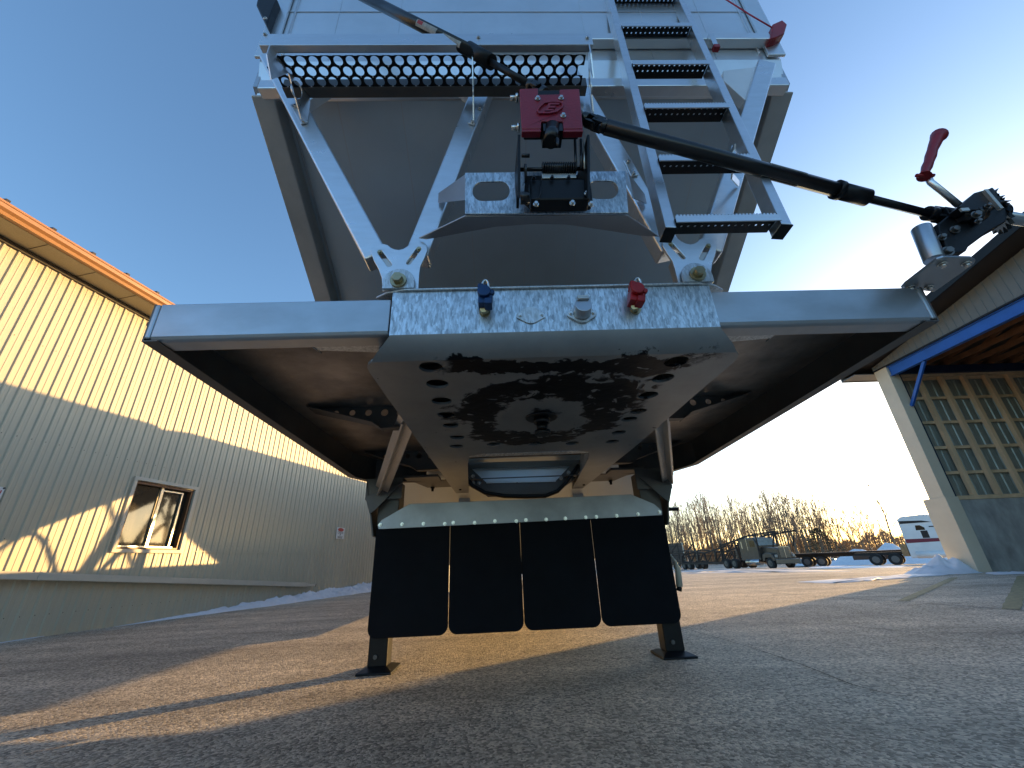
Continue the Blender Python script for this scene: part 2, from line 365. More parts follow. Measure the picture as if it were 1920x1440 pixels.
# flat thin snow sheets lying on the lot
def snow_sheet(name, poly, h, matn, label, cat='snow'):
    mb = MB(); c = Vector((sum(p[0] for p in poly)/len(poly), sum(p[1] for p in poly)/len(poly)))
    ring = []
    for i in range(len(poly)):
        a, b = Vector(poly[i]), Vector(poly[(i+1) % len(poly)])
        for k in range(6): ring.append(a.lerp(b, k/6)+Vector((rnd.uniform(-1, 1), rnd.uniform(-1, 1)))*(a-b).length*.06)
    n = len(ring); vs = []
    for s_, hh in ((1, .003), (.93, h*.7), (.6, h), (.25, h*1.1)):
        for p in ring:
            q = c+(p-c)*s_; vs.append((q.x, q.y, gzs(q.x, q.y)+hh*(1+.4*rnd.uniform(-1, 1))))
    fs = [[k*n+i, k*n+(i+1) % n, (k+1)*n+(i+1) % n, (k+1)*n+i] for k in range(3) for i in range(n)]+[[3*n+i for i in range(n)]]
    mb.add(vs, fs, True); o = mb.build(name, matn); return tag(o, label, cat, kind='stuff')
snow_sheet('snow_patch', [G(1268, 1064.5), G(1400, 1067.5), G(1530, 1069), G(1590, 1072), G(1500, 1073), G(1380, 1074), G(1275, 1076)], .03, 'snow_dirty', 'thin sheet of packed snow on the asphalt in front of the car hauler')
snow_sheet('snow_patch', [G(1520, 1061.5), G(1700, 1061), G(1700, 1064), G(1520, 1066)], .05, 'snow', 'snow strip under the wheels of the white tractor unit')
snow_sheet('snow_patch', [G(1500, 1092), G(1620, 1083), G(1760, 1075), G(1800, 1075), G(1700, 1084), G(1620, 1090), G(1560, 1094)], .02, 'snow', 'sunlit snow scraped thin along the shadow edge beside the shed post')
snow_sheet('snow_patch', [G(1850, 1074), G(1920, 1072), G(1940, 1076), G(1860, 1078)], .02, 'snow', 'thin line of snow at the foot of the concrete shed wall')

# ------------------------------------------------------------------ left building
W0 = Vector((-5.733, 5.515, 0)); WD = Vector((.1949, .98082, 0)).normalized(); WN = Vector((WD.y, -WD.x, 0))   # WN points to the lot
WZ = Vector((0, 0, 1))
def WP(t, z, off=0): return W0+WD*t+WN*off+WZ*z
def WT(u, v):
    d = CR @ Vector((u-960, -(v-720), -FPX)); o = Vector((0, 0, CAMH)); k = ((W0-o).dot(WN))/d.dot(WN); p = o+d*k
    return (p-W0).dot(WD), p.z
bld = thing('metal_building', 'long beige ribbed metal building with brown gutter and one sliding window, on the left', 'building', tuple(WP(0, 0)))
mb = MB(); pitch = .1445; wt0, wt1, wz0, wz1 = .90, 1.87, 1.0, 1.985
t = -14.0
wt0 = -14+round((wt0+14)/pitch)*pitch; wt1 = -14+round((wt1+14)/pitch)*pitch
prof = [(0, 0), (.030, 0), (.042, .016), (.058, .016), (.070, 0), (.104, 0), (.109, .004), (.119, .004), (.124, 0), (pitch, 0)]
while t < 20:
    spans = [(-.15, 4.5)]
    if wt0-.01 <= t < wt1-.01: spans = [(-.15, wz0), (wz1, 4.5)]
    for a, b in spans:
        vs = []
        for s_, o_ in prof: vs += [WP(t+s_, a, o_), WP(t+s_, b, o_)]
        mb.add(vs, [[2*i, 2*i+2, 2*i+3, 2*i+1] for i in range(len(prof)-1)])
    t += pitch
mb.cur = 1
for z in (3.41, 2.245, 1.09, .245):
    t = -6+.015
    while t < 17:
        if not (wt0 < t < wt1 and wz0 < z < wz1):
            mb.tube(WP(t+.001, z, 0), WP(t, z, .007), .0085, .006, 7)
        t += pitch
mb.cur = 0
# panel lap seam
mb.hexa([WP(2.2, .985, .0165), WP(5.9, .985, .0165), WP(5.9, .985, .0185), WP(2.2, .985, .0185)], [WP(2.2, .995, .0165), WP(5.9, .995, .0165), WP(5.9, .995, .0185), WP(2.2, .995, .0185)])
mb.build('wall', ['siding', 'screw'], bld)
mb = MB()   # rest of the shell: other walls
mb.poly([WP(-14, -.15), WP(-14, 4.5), WP(-14, 4.5, -12), WP(-14, -.15, -12)]); mb.poly([WP(19.9, -.15), WP(19.9, 4.5), WP(19.9, 4.5, -12), WP(19.9, -.15, -12)])
mb.poly([WP(-14, -.15, -12), WP(-14, 4.5, -12), WP(19.9, 4.5, -12), WP(19.9, -.15, -12)]); mb.build('end_wall', 'siding', bld)
mb = MB()
mb.hexa([WP(-14.3, 4.62, .40), WP(20.2, 4.62, .40), WP(20.2, 6.2, -6), WP(-14.3, 6.2, -6)], [WP(-14.3, 4.70, .40), WP(20.2, 4.70, .40), WP(20.2, 6.28, -6), WP(-14.3, 6.28, -6)])
mb.hexa([WP(-14.3, 6.2, -6.001), WP(20.2, 6.2, -6.001), WP(20.2, 4.62, -12.4), WP(-14.3, 4.62, -12.4)], [WP(-14.3, 6.28, -6.001), WP(20.2, 6.28, -6.001), WP(20.2, 4.7, -12.4), WP(-14.3, 4.7, -12.4)])
t = -14.2
while t < 20:
    mb.hexa([WP(t, 4.702, .42), WP(t+.04, 4.702, .42), WP(t+.04, 4.735, .42), WP(t, 4.735, .42)], [WP(t, 6.285, -6), WP(t+.04, 6.285, -6), WP(t+.04, 6.315, -6), WP(t, 6.315, -6)]); t += .457
mb.build('roof', 'roof_dark', bld)
mb = MB(); mb.hexa([WP(-14.3, 4.505, .0), WP(20.2, 4.505, .0), WP(20.2, 4.52, .36), WP(-14.3, 4.52, .36)], [WP(-14.3, 4.517, .0), WP(20.2, 4.517, .0), WP(20.2, 4.532, .36), WP(-14.3, 4.532, .36)])
mb.cur = 1
mb.hexa([WP(-14.3, 4.44, .019), WP(20.2, 4.44, .019), WP(20.2, 4.44, .035), WP(-14.3, 4.44, .035)], [WP(-14.3, 4.504, .019), WP(20.2, 4.504, .019), WP(20.2, 4.504, .035), WP(-14.3, 4.504, .035)])
t = -14.
while t < 20:
    mb.hexa([WP(t, 4.498, .036), WP(t+.006, 4.498, .036), WP(t+.006, 4.512, .355), WP(t, 4.512, .355)], [WP(t, 4.503, .036), WP(t+.006, 4.503, .036), WP(t+.006, 4.517, .355), WP(t, 4.517, .355)]); t += .55
mb.build('soffit', ['soffit', 'roof_dark'], bld)
mb = MB()   # K-style gutter
gp = [(.36, 4.525), (.42, 4.525), (.435, 4.56), (.47, 4.585), (.475, 4.63), (.485, 4.635), (.485, 4.66), (.465, 4.66), (.36, 4.66)]
mb.hexa([WP(-14.3, z, o_) for o_, z in gp], [WP(20.2, z, o_) for o_, z in gp]); mb.build('gutter', 'gutter_brown', bld)
mb = MB()   # sloping downpipe along the base
mb.beam(WP(-9, 1.30, .07), WP(5.3, .315, .07), .085, .07, WN); mb.beam(WP(5.3, .315, .07), WP(5.62, .285, .075), .05, .05, WN)
mb.cur = 1; mb.beam(WP(5.62, .285, .075), WP(5.64, .283, .075), .054, .054, WN); mb.cur = 0
for t in (-3.2, .05, 3.4):
    mb.beam(WP(t, 1.30-(t+9)*.0689, .072), WP(t+.03, 1.30-(t+9.03)*.0689, .072), .093, .078, WN)
mb.build('downpipe', ['trim_beige', 'black'], bld, .004)
# window
wf = MB(); a, b, c, d = wt0-.045, wt1+.045, wz0-.045, wz1+.045
for (p, q, r, s_) in ((a, wt0+.006, c, d), (wt1-.006, b, c, d), (wt0, wt1, wz1-.006, d), (wt0, wt1, c, wz0+.006)):
    wf.hexa([WP(p, r, -.02), WP(q, r, -.02), WP(q, r, .032), WP(p, r, .032)], [WP(p, s_, -.02), WP(q, s_, -.02), WP(q, s_, .032), WP(p, s_, .032)])
win = wf.build('window', 'trim_beige', bld, .003)
wf = MB(); e = .012
for (p, q, r, s_, o0, o1) in ((wt0+e, wt0+.04, wz0+e, wz1-e, -.09, -.0), (wt1-.05, wt1-e, wz0+e, wz1-e, -.09, 0), (wt0+.04, wt1-.05, wz1-.05, wz1-e, -.09, 0), (wt0+.04, wt1-.05, wz0+e, wz0+.035, -.09, 0)):
    wf.hexa([WP(p, r, o0), WP(q, r, o0), WP(q, r, o1), WP(p, r, o1)], [WP(p, s_, o0), WP(q, s_, o0), WP(q, s_, o1), WP(p, s_, o1)])
wf.build('frame', 'frame_brown', win)
wf = MB(); tm = (wt0+wt1)/2-.02
for (p, q, r, s_, o0, o1) in ((tm-.022, tm+.022, wz0+.036, wz1-.051, -.06, -.035), (tm+.35, tm+.375, wz0+.05, wz1-.08, -.06, -.035), (tm+.023, tm+.35, wz1-.10, wz1-.08, -.06, -.035), (wt0+.05, wt1-.12, wz0+.036, wz0+.055, -.034, -.015)):
    wf.hexa([WP(p, r, o0), WP(q, r, o0), WP(q, r, o1), WP(p, r, o1)], [WP(p, s_, o0), WP(q, s_, o0), WP(q, s_, o1), WP(p, s_, o1)])
wf.build('sash', 'steel_pale', win)
m = mat('window_glass', (.03, .026, .02), .06, 0, 1.5, .4, .10, 2.2, spec=.5, coat=.25)
wf = MB()
for p, q in ((wt0+.04, tm-.023), (tm+.023, wt1-.05)):
    wf.hexa([WP(p, wz0+.036, -.075), WP(q, wz0+.036, -.075), WP(q, wz0+.036, -.069), WP(p, wz0+.036, -.069)], [WP(p, wz1-.051, -.075), WP(q, wz1-.051, -.075), WP(q, wz1-.051, -.069), WP(p, wz1-.051, -.069)])
wf.build('pane', 'window_glass', win)
# signs screwed to the wall
def wall_sign(t0, t1, z0, z1, lines, label, red=False):
    th = thing('wall_sign', label, 'sign', tuple(WP((t0+t1)/2, z0, .02)))
    mb = MB(); mb.plate([(x*(t1-t0)/2*1+0, y*(z1-z0)/2) for x, y in ((-1, -.93), (-.93, -1), (.93, -1), (1, -.93), (1, .93), (.93, 1), (-.93, 1), (-1, .93))], [], .005, WP((t0+t1)/2, (z0+z1)/2, .024), WD, WZ)
    mb.build('panel', 'white_pt', th)
    for txt, sz, zz, mt in lines:
        m2 = MB(); text_into(m2, txt, sz, WP((t0+t1)/2, zz, .029), -WD if False else WD, WZ, .0008); m2.build('lettering', mt, th)
    return th
MT['sign_black'] = mat('sign_black', (.03, .025, .02), .5)
s1 = wall_sign(6.34, 6.72, 1.37, 1.66, [('CHUTE', .085, 1.525, 'sign_black'), ('DE', .055, 1.475, 'sign_black'), ('NEIGE', .085, 1.41, 'sign_black')], 'small white notice with a red oval on the far part of the beige wall')
mb = MB(); mb.plate(circ(0, 0, .045, 24, 3.1, 1), [], .003, WP(6.53, 1.605, .028), WD, WZ); o = mb.build('red_oval', 'sticker_red', s1)
s2 = wall_sign(-1.2, -.545, 1.05, 1.645, [('ATTENTION !!', .098, 1.57, 'sticker_red')], 'white notice with red lettering cut off by the left edge of the view')
mb = MB(); mb.tube(WP(-.555, 1.632, .027), WP(-.555, 1.632, .036), .011, n=10); mb.build('screw', 'screw', s2)
# snow bank at the wall foot
def bank(name, base, n, m_, f, matn, label):
    mb = MB(); vs = []
    for i in range(n+1):
        for j in range(m_+1): vs.append(f(i/n, j/m_))
    mb.add(vs, [[i*(m_+1)+j, i*(m_+1)+j+1, (i+1)*(m_+1)+j+1, (i+1)*(m_+1)+j] for i in range(n) for j in range(m_)], True)
    return tag(mb.build(name, matn), label, 'snow', kind='stuff')
from mathutils import noise as mn
def fb(a, b):
    t = 1.2+a*14; env = min(1, a*5)*(.35+.65*min(1, a*1.6)); wd = (.05+.55*env)
    nn = mn.fractal(Vector((t*3, b*3, 1)), 1, 2, 4)
    h = env*.19*math.sin(math.pi*min(1, .25+b*.75))*(1+.7*nn)+env*.07*mn.noise(Vector((t*12, b*7, 3)))
    return WP(t, max(-.01, h if b < .97 else -.01), .02+b*wd*(1+.25*mn.noise(Vector((t*2.5, 0, 7)))))
bank('snow_bank', None, 420, 16, fb, 'snow', 'low crusty snow bank along the foot of the beige wall')
def fb2(a, b):
    t = -1.2+a*1.6; return WP(t, .002+.006*math.sin(math.pi*b), .015+b*.10*(math.sin(math.pi*a))*(1+.3*mn.noise(Vector((t*9, 0, 7)))))
bank('snow_bank', None, 40, 4, fb2, 'snow', 'thin sliver of snow at the near foot of the beige wall')

# ------------------------------------------------------------------ shed on the right
SX = 10.0; SY = 9.45
shed = thing('open_shed', 'open-fronted shed with blue lintel, bare stud wall and concrete base, on the right', 'shed', (SX, SY, 0))
mb = MB(); mb.bb(SX-.0, SX+.27, SY-.14, SY+.22, 1.56, 4.9); mb.build('corner_post', 'post_beige', shed, .008)
mb = MB(); mb.bb(SX-.03, SX+.28, SY-.18, SY+.36, -.1, 1.56); mb.build('post_base', 'post_beige', shed, .01)
mb = MB(); mb.bb(SX+.281, 24, SY, SY+.25, -.1, 1.50); mb.build('concrete_wall', 'concrete', shed)
# beams
ztop = 4.83
mb = MB(); mb.bb(SX+.02, SX+.14, -9, SY-.15, ztop-.26, ztop-.24); mb.bb(SX+.02, SX+.14, -9, SY-.15, ztop-.02, ztop); mb.bb(SX+.055, SX+.075, -9, SY-.15, ztop-.239, ztop-.021)
mb.build('lintel', 'blue_steel', shed)
mb = MB(); mb.bb(SX+.27, 24, SY-.1, SY-.02, 4.66, 4.86); mb.build('header_beam', 'navy', shed)
p0 = P(1752, 668, Y=SY-.8); mb = MB(); mb.beam((SX+.08, SY-1.0, ztop-.26), (SX+.2, SY-.16, 3.75), .07, .05, (1, 0, 0)); mb.build('knee_brace', 'blue_steel', shed)
mb = MB(); mb.bb(SX+.272, SX+.32, SY-.12, SY-.01, 1.56, 4.66); mb.build('inner_post', 'navy', shed)
# outside cladding behind the studs
mb = MB(); x = SX+.28
while x < 24:
    vs = []
    for s_, o_ in ((0, 0), (.05, 0), (.065, .02), (.085, .02), (.10, 0), (.2, 0)): vs += [(x+s_, SY+.16+o_, 1.5), (x+s_, SY+.16+o_, 4.86)]
    mb.add(vs, [[2*i, 2*i+2, 2*i+3, 2*i+1] for i in range(5)]); x += .2
mb.build('cladding', 'panel_green', shed)
for i in range(23):
    x = 10.95+i*.61-.04+rnd.uniform(-.008, .008)
    if x > 23.8: break
    m2 = MB(); m2.bb(x-.05, x+.05, SY+.0, SY+.09, 1.59, 4.60); m2.build('stud', 'wood', shed, .004)
for z in (2.13, 2.74, 3.38, 4.03, 4.57):
    m2 = MB(); m2.bb(SX+.33, 24, SY+.092, SY+.13, z-.035, z+.035); m2.build('girt', 'wood', shed)
m2 = MB(); m2.bb(SX+.3, 24, SY-.02, SY+.13, 1.502, 1.588); m2.build('sill_plate', 'wood', shed)
m2 = MB(); m2.bb(SX+.3, 24, SY-.02, SY+.13, 4.602, 4.658); m2.build('top_plate', 'wood', shed)
# trusses and purlins
def roofz(y): return 4.93+.18*(SY+.3-y) if y > 0 else 4.93+.18*(SY+.3)-(.18*-y)
for i in range(22):
    x = SX+.5+i*.61
    m2 = MB(); m2.beam((x, SY+.1, 4.92), (x, -9, 4.92), .04, .12, (0, 0, 1)); m2.beam((x, SY+.25, roofz(SY+.25)+.02), (x, 0, roofz(0)+.02), .04, .12, (0, 0, 1))
    for k in range(4):
        y0 = SY-1-k*2.2; m2.beam((x+.042, y0, 4.97), (x+.042, y0-1.0, roofz(y0-1.0)-.02), .038, .09, (0, 1, 0)); m2.beam((x+.042, y0-1.2, roofz(y0-1.2)-.02), (x+.042, y0-2.1, 4.97), .038, .09, (0, 1, 0))
    m2.build('truss', 'wood_dark', shed)
# gable siding above lintel, ribbed
mb = MB(); y = SY+.22
while y > -9:
    vs = []
    for s_, o_ in ((0, 0), (.02, .0), (.028, -.012), (.04, -.012), (.048, 0), (.155, 0)):
        yy = y-s_; vs += [(SX-.005+o_, yy, ztop+.03), (SX-.005+o_, yy, roofz(yy)+.02)]
    mb.add(vs, [[2*i, 2*i+2, 2*i+3, 2*i+1] for i in range(5)]); y -= .155
mb.cur = 1; mb.bb(SX-.03, SX+.03, -9, SY+.22, ztop+.002, ztop+.03); mb.build('gable_siding', ['shed_siding', 'black'], shed)
# roof with dark rake fascia overhang
mb = MB(); x0, x1 = SX-.55, 24.5
ya, yb = SY+.75, 0
mb.hexa([(x0+.03, ya, roofz(ya)+.05), (x1, ya, roofz(ya)+.05), (x1, yb, roofz(yb)+.05), (x0+.03, yb, roofz(yb)+.05)], [(x0+.03, ya, roofz(ya)+.2), (x1, ya, roofz(ya)+.2), (x1, yb, roofz(yb)+.2), (x0+.03, yb, roofz(yb)+.2)])
mb.hexa([(x0+.03, yb-.001, roofz(yb)+.05), (x1, yb-.001, roofz(yb)+.05), (x1, -10, roofz(-10)+.05), (x0+.03, -10, roofz(-10)+.05)], [(x0+.03, yb-.001, roofz(yb)+.2), (x1, yb-.001, roofz(yb)+.2), (x1, -10, roofz(-10)+.2), (x0+.03, -10, roofz(-10)+.2)])
mb.build('roof', 'roof_dark', shed)
mb = MB(); mb.hexa([(x0, ya, roofz(ya)+.04), (x0+.029, ya, roofz(ya)+.04), (x0+.029, yb, roofz(yb)+.04), (x0, yb, roofz(yb)+.04)], [(x0, ya, roofz(ya)+.23), (x0+.029, ya, roofz(ya)+.23), (x0+.029, yb, roofz(yb)+.23), (x0, yb, roofz(yb)+.23)])
mb.build('fascia', 'black', shed)
mb = MB(); mb.bb(SX-.5, 24, SY+.251, SY+.70, 4.80, 4.82); mb.bb(SX-.5, 24, SY+.701, SY+.73, 4.78, 4.92); mb.build('eave_soffit', 'shed_siding', shed)
mb = MB(); mb.bb(23.9, 24, -9, SY, 0, 4.9); mb.hexa([(23.9, SY, 4.9), (24, SY, 4.9), (24, 0, 4.9), (23.9, 0, 4.9)], [(23.9, SY, 4.98), (24, SY, 4.98), (24, 0, roofz(0)+.03), (23.9, 0, roofz(0)+.03)]); mb.hexa([(23.9, -.001, 4.9), (24, -.001, 4.9), (24, -9, 4.9), (23.9, -9, 4.9)], [(23.9, -.001, roofz(0)+.03), (24, -.001, roofz(0)+.03), (24, -9, roofz(-9)+.03), (23.9, -9, roofz(-9)+.03)]); mb.build('rear_wall', 'panel_green', shed)
mb = MB(); mb.bb(SX+.0, 24, -9.2, -9, 0, 4.9); mb.build('far_wall', 'shed_siding', shed)
# snow pile at the post
def fp(a, b):
    ang = a*2*math.pi; rr = b*.66; cx_, cy_ = 9.68, 9.70
    x = cx_+math.cos(ang)*rr*1.25*(1+.2*mn.noise(Vector((math.cos(ang)*2, math.sin(ang)*2, 5)))); y = cy_+math.sin(ang)*rr*.75
    h = (1-b)**.9*.33*(1+.6*mn.noise(Vector((x*4, y*4, 2))))+.09*(1-b)**.5*mn.noise(Vector((x*10, y*10, 4)))
    if x < cx_: h *= .8
    return (x, y, max(-.01, h))
mb = MB(); vs = [fp(i/48, 1-j/12) for j in range(13) for i in range(48)]
mb.add(vs, [[j*48+i, j*48+(i+1) % 48, (j+1)*48+(i+1) % 48, (j+1)*48+i] for j in range(12) for i in range(48)], True)
tag(mb.build('snow_pile', 'snow'), 'lumpy heap of ploughed snow at the foot of the beige shed post', 'snow pile')
# ------------------------------------------------------------------ grain trailer
C = .18
tr = thing('grain_trailer', 'aluminium hopper grain trailer on black landing legs, seen from the front and below', 'trailer', (C, 1.2, 0))
mx_ = lambda x: 2*C-x
XL, XR = -1.105, 1.465
def mir(f):
    for s_ in (0, 1): f((lambda x: x) if s_ == 0 else mx_, s_)
# body: hopper sheets, side walls
def slopez(y): return 2.72-(y-1.26)*.59
mb = MB(); ys_ = [1.26, 2.2, 3.2, 4.85]
for a, b in zip(ys_[:-1], ys_[1:]):
    mb.hexa([(XL+.03, a, slopez(a)), (XR-.03, a, slopez(a)), (XR-.03, b, slopez(b)), (XL+.03, b, slopez(b))], [(XL+.03, a, slopez(a)+.006), (XR-.03, a, slopez(a)+.006), (XR-.03, b, slopez(b)+.006), (XL+.03, b, slopez(b)+.006)])
mb.build('front_slope_sheet', 'slope_sheet', tr)
def hopper(y0, y1, zb0=.62, apex=None):
    pass
for (ya, za, yb_, zb) in ((6.5, .6, 10.5, 3.15), (10.5, 3.15, 14.4, .6), (15.9, .6, 18.6, 2.2)):
    mb = MB(); mb.hexa([(XL+.03, ya, za), (XR-.03, ya, za), (XR-.03, yb_, zb), (XL+.03, yb_, zb)], [(XL+.03, ya, za+.008), (XR-.03, ya, za+.008), (XR-.03, yb_, zb+.008), (XL+.03, yb_, zb+.008)])
    mb.build('hopper_sheet', 'alu_dull', tr)
for y0 in (4.85, 14.3):
    mb = MB(); mb.bb(-.5, .86, y0-.05, y0+1.7, .48, .6); mb.build('hopper_gate', 'black', tr)
# side panels (outline follows slopes; top notch shaped for its shadow on the wall)
for X in (XL, XR):
    mb = MB(); o = [(3.0, 3.62), (1.22, 3.62), (1.22, 2.70), (4.7, .62), (6.5, .62), (10.5, 3.15), (14.4, .62), (16.0, .62), (18.7, 2.2), (18.7, 3.38), (10.3, 3.40), (9.95, 3.33), (9.58, 3.14), (9.55, 3.38), (3.2, 3.38)]
    mb.plate(o, [], .02, (X, 0, 0), (0, 1, 0), (0, 0, 1)); mb.build('side_panel', 'alu_dull', tr)
mb = MB(); vs = []
for i in range(9):
    a = math.pi*i/8; x = C-1.3*math.cos(a); z = 3.38+.28*math.sin(a); vs += [(x, 1.20, z), (x, 9.55, z), (x, 9.58, z-.05-.24*math.sin(a)), (x, 9.95, z-.02-.08*math.sin(a)), (x, 10.4, z+.03*math.sin(a)), (x, 18.7, z)]  # dip shaped to put a step in the trailer's shadow edge
mb.add(vs, [[6*i+k, 6*i+k+1, 6*i+7+k, 6*i+6+k] for i in range(8) for k in range(5)]); mb.build('tarp', 'rubber', tr)
mb = MB(); mb.bb(XL, XR, 18.69, 18.71, 2.25, 3.38); mb.build('rear_wall', 'alu_pan', tr)
# slope edge rails with weld bead
def rail(m, s_):
    mb = MB(); x = m(XL+.05)
    mb.beam((x, 1.24, 2.72-.05), (x, 4.8, slopez(4.8)-.05), .10, .11, (0, .6, 1)); mb.build('slope_rail', 'alu_edge', tr, .006)
    mb = MB(); x = m(XL+.12); pts = [(x+.002*rnd.uniform(-1, 1), y/40*3.4+1.3, slopez(y/40*3.4+1.3)-.004) for y in range(41)]
    mb.path(pts, .006, 6); mb.build('weld_bead', 'alu_dull', tr)
mir(rail)
# front wall
mb = MB(); YF = 1.20
mb.bb(XL, XR, YF, YF+.012, 2.86, 3.66)
mb.hexa([(XL, YF, 2.859), (XR, YF, 2.859), (XR, YF+.012, 2.859), (XL, YF+.012, 2.859)], [(XL, YF+.05, 2.655), (XR, YF+.05, 2.655), (XR, YF+.062, 2.655), (XL, YF+.062, 2.655)])
mb.build('front_wall', 'alu_pan', tr)
for x in (-.78, -.46, -.14, .18, .50, .82, 1.14):
    mb = MB(); mb.bb(x-.002, x+.002, YF-.0025, YF-.0005, 2.87, 3.64); mb.build('panel_seam', 'alu_pan', tr)
mb = MB(); mb.bb(XL, XR, YF-.0035, YF-.001, 3.29, 3.298); mb.build('panel_seam', 'alu_pan', tr)
def ctrim(m, s_):
    x = m(XL); d = 1 if s_ == 0 else -1
    mb = MB(); mb.bb(x-.02*d, x+.07*d, YF-.018, YF-.004, 2.87, 3.66); mb.path([(x+.10*d, YF-.005, 2.9+.05*k) for k in range(16)], .006, 6); mb.build('corner_trim', 'alu_pan', tr, .003)
mir(ctrim)
mb = MB(); mb.beam((XL+.06, YF-.01, 2.625), (XR-.06, YF-.01, 2.625), .05, .06, (0, 0, 1)); mb.build('lower_rail', 'alu', tr, .004)
# folded corner gussets
for px in ([(1352, 142), (1440, 132), (1417, 168), (1401, 205), (1352, 160)], [(600, 166), (632, 166), (575, 204), (553, 170)], [(852, 166), (893, 166), (880, 190), (868, 182)]):
    mb = MB(); mb.pxplate(px, [], YF-.025, .045); mb.build('corner_gusset', 'white_alu', tr, .003)
# deck (front platform)
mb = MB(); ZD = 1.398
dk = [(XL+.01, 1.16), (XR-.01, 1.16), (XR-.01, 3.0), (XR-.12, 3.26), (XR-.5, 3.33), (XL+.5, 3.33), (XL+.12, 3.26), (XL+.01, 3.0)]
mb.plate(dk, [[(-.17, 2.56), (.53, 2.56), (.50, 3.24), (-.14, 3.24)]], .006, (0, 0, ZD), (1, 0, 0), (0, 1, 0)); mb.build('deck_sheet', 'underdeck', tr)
def beamz(m, s_):
    d = 1 if s_ == 0 else -1
    mb = MB(); x0, x1 = m(XL), m(-.347)
    ol = [(-.051, -.066), (-.045, -.072), (0, -.072)]
    # front C-channel with rounded lower lip
    pr = [(1.13, 1.412), (1.13, 1.292), (1.135, 1.281), (1.145, 1.277), (1.20, 1.277), (1.20, 1.283), (1.15, 1.284), (1.14, 1.296), (1.14, 1.402), (1.20, 1.402), (1.20, 1.412)]
    mb.hexa([(x0+.02*d, y, z) for y, z in pr], [(x1, y, z) for y, z in pr])
    mb.build('front_beam', 'beam_steel', tr, .003)
    # skirt: side channel sweeping back to the chamfered rear corner
    mb = MB(); pl = [(m(XL), 1.128), (m(XL), 3.0), (m(XL+.11), 3.25), (m(XL+.5), 3.33)]
    zs = [1.278, 1.215, 1.21, 1.22]
    for k in range(3):
        a, b = Vector(pl[k]), Vector(pl[k+1]); n_ = Vector((-(b-a).y, (b-a).x)).normalized()*(-.006*d)
        A = [(a.x, a.y, zs[k]), (a.x+n_.x, a.y+n_.y, zs[k]), (a.x+n_.x, a.y+n_.y, 1.412), (a.x, a.y, 1.412)]
        B = [(b.x, b.y, zs[k+1]), (b.x+n_.x, b.y+n_.y, zs[k+1]), (b.x+n_.x, b.y+n_.y, 1.412), (b.x, b.y, 1.412)]
        mb.hexa(A, B)
        n5 = n_*8
        mb.hexa([(a.x, a.y, zs[k]-.004), (a.x+n5.x, a.y+n5.y, zs[k]-.004), (a.x+n5.x, a.y+n5.y, zs[k]), (a.x, a.y, zs[k])], [(b.x, b.y, zs[k+1]-.004), (b.x+n5.x, b.y+n5.y, zs[k+1]-.004), (b.x+n5.x, b.y+n5.y, zs[k+1]), (b.x, b.y, zs[k+1])])
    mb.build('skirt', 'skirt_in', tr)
    mb = MB(); x = m(XL); mb.bb(x-.022*d*0, x+.02*d, 1.128, 1.18, 1.284, 1.412); mb.build('beam_end_cap', 'beam_steel', tr, .006)
    mb = MB(); mb.tube((m(XL-.002), 1.15, 1.345), (m(XL-.012), 1.15, 1.345), .014, n=12); mb.build('marker_light', 'red_plastic', tr)
    # cantilever crossmembers
    for yc, z0 in ((1.24, 1.30), (2.06, 1.265), (3.02, 1.245)):
        mb = MB(); xs_ = [m(-.40), m(-.62), m(-.66), m(-1.0)]
        zl = [z0, z0+.002, z0+.03, 1.385]
        ol = [(x, z) for x, z in zip(xs_, zl)]+[(xs_[3], 1.394), (xs_[0], 1.394)]
        hs = [circ(m(-.44-.085*k), 1.352+.002*k, .024-.002*k, 16) for k in range(6)]
        mb.plate(ol, hs, .005, (0, yc, 0), (1, 0, 0), (0, 0, 1))
        for k in range(3):
            mb.hexa([(xs_[k], yc-.045, zl[k]-.003), (xs_[k], yc+.045, zl[k]-.003), (xs_[k], yc+.045, zl[k]+.002), (xs_[k], yc-.045, zl[k]+.002)],
                    [(xs_[k+1], yc-.02*(k+1), zl[k+1]-.003), (xs_[k+1], yc+.02*(k+1), zl[k+1]-.003), (xs_[k+1], yc+.02*(k+1), zl[k+1]+.002), (xs_[k+1], yc-.02*(k+1), zl[k+1]+.002)])
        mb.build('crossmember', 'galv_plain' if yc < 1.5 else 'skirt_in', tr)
mir(beamz)
# bolster
mb = MB(); mb.bb(-.337, .715, 1.11, 1.118, 1.262, 1.424); mb.bb(-.337, -.331, 1.118, 1.3, 1.262, 1.424); mb.bb(.709, .715, 1.118, 1.3, 1.262, 1.424)
bol = mb.build('bolster', 'galv', tr, .002)
mb = MB(); ol = [(-.30, 1.10), (-.36, 1.115), (-.40, 1.14), (-.36, 1.26), (.74, 1.26), (.78, 1.14), (.74, 1.115), (.68, 1.10)]
mb.plate(ol, [], .007, (0, 0, 1.4285), (1, 0, 0), (0, 1, 0)); mb.build('top_flange', 'galv_plain', tr, .002)
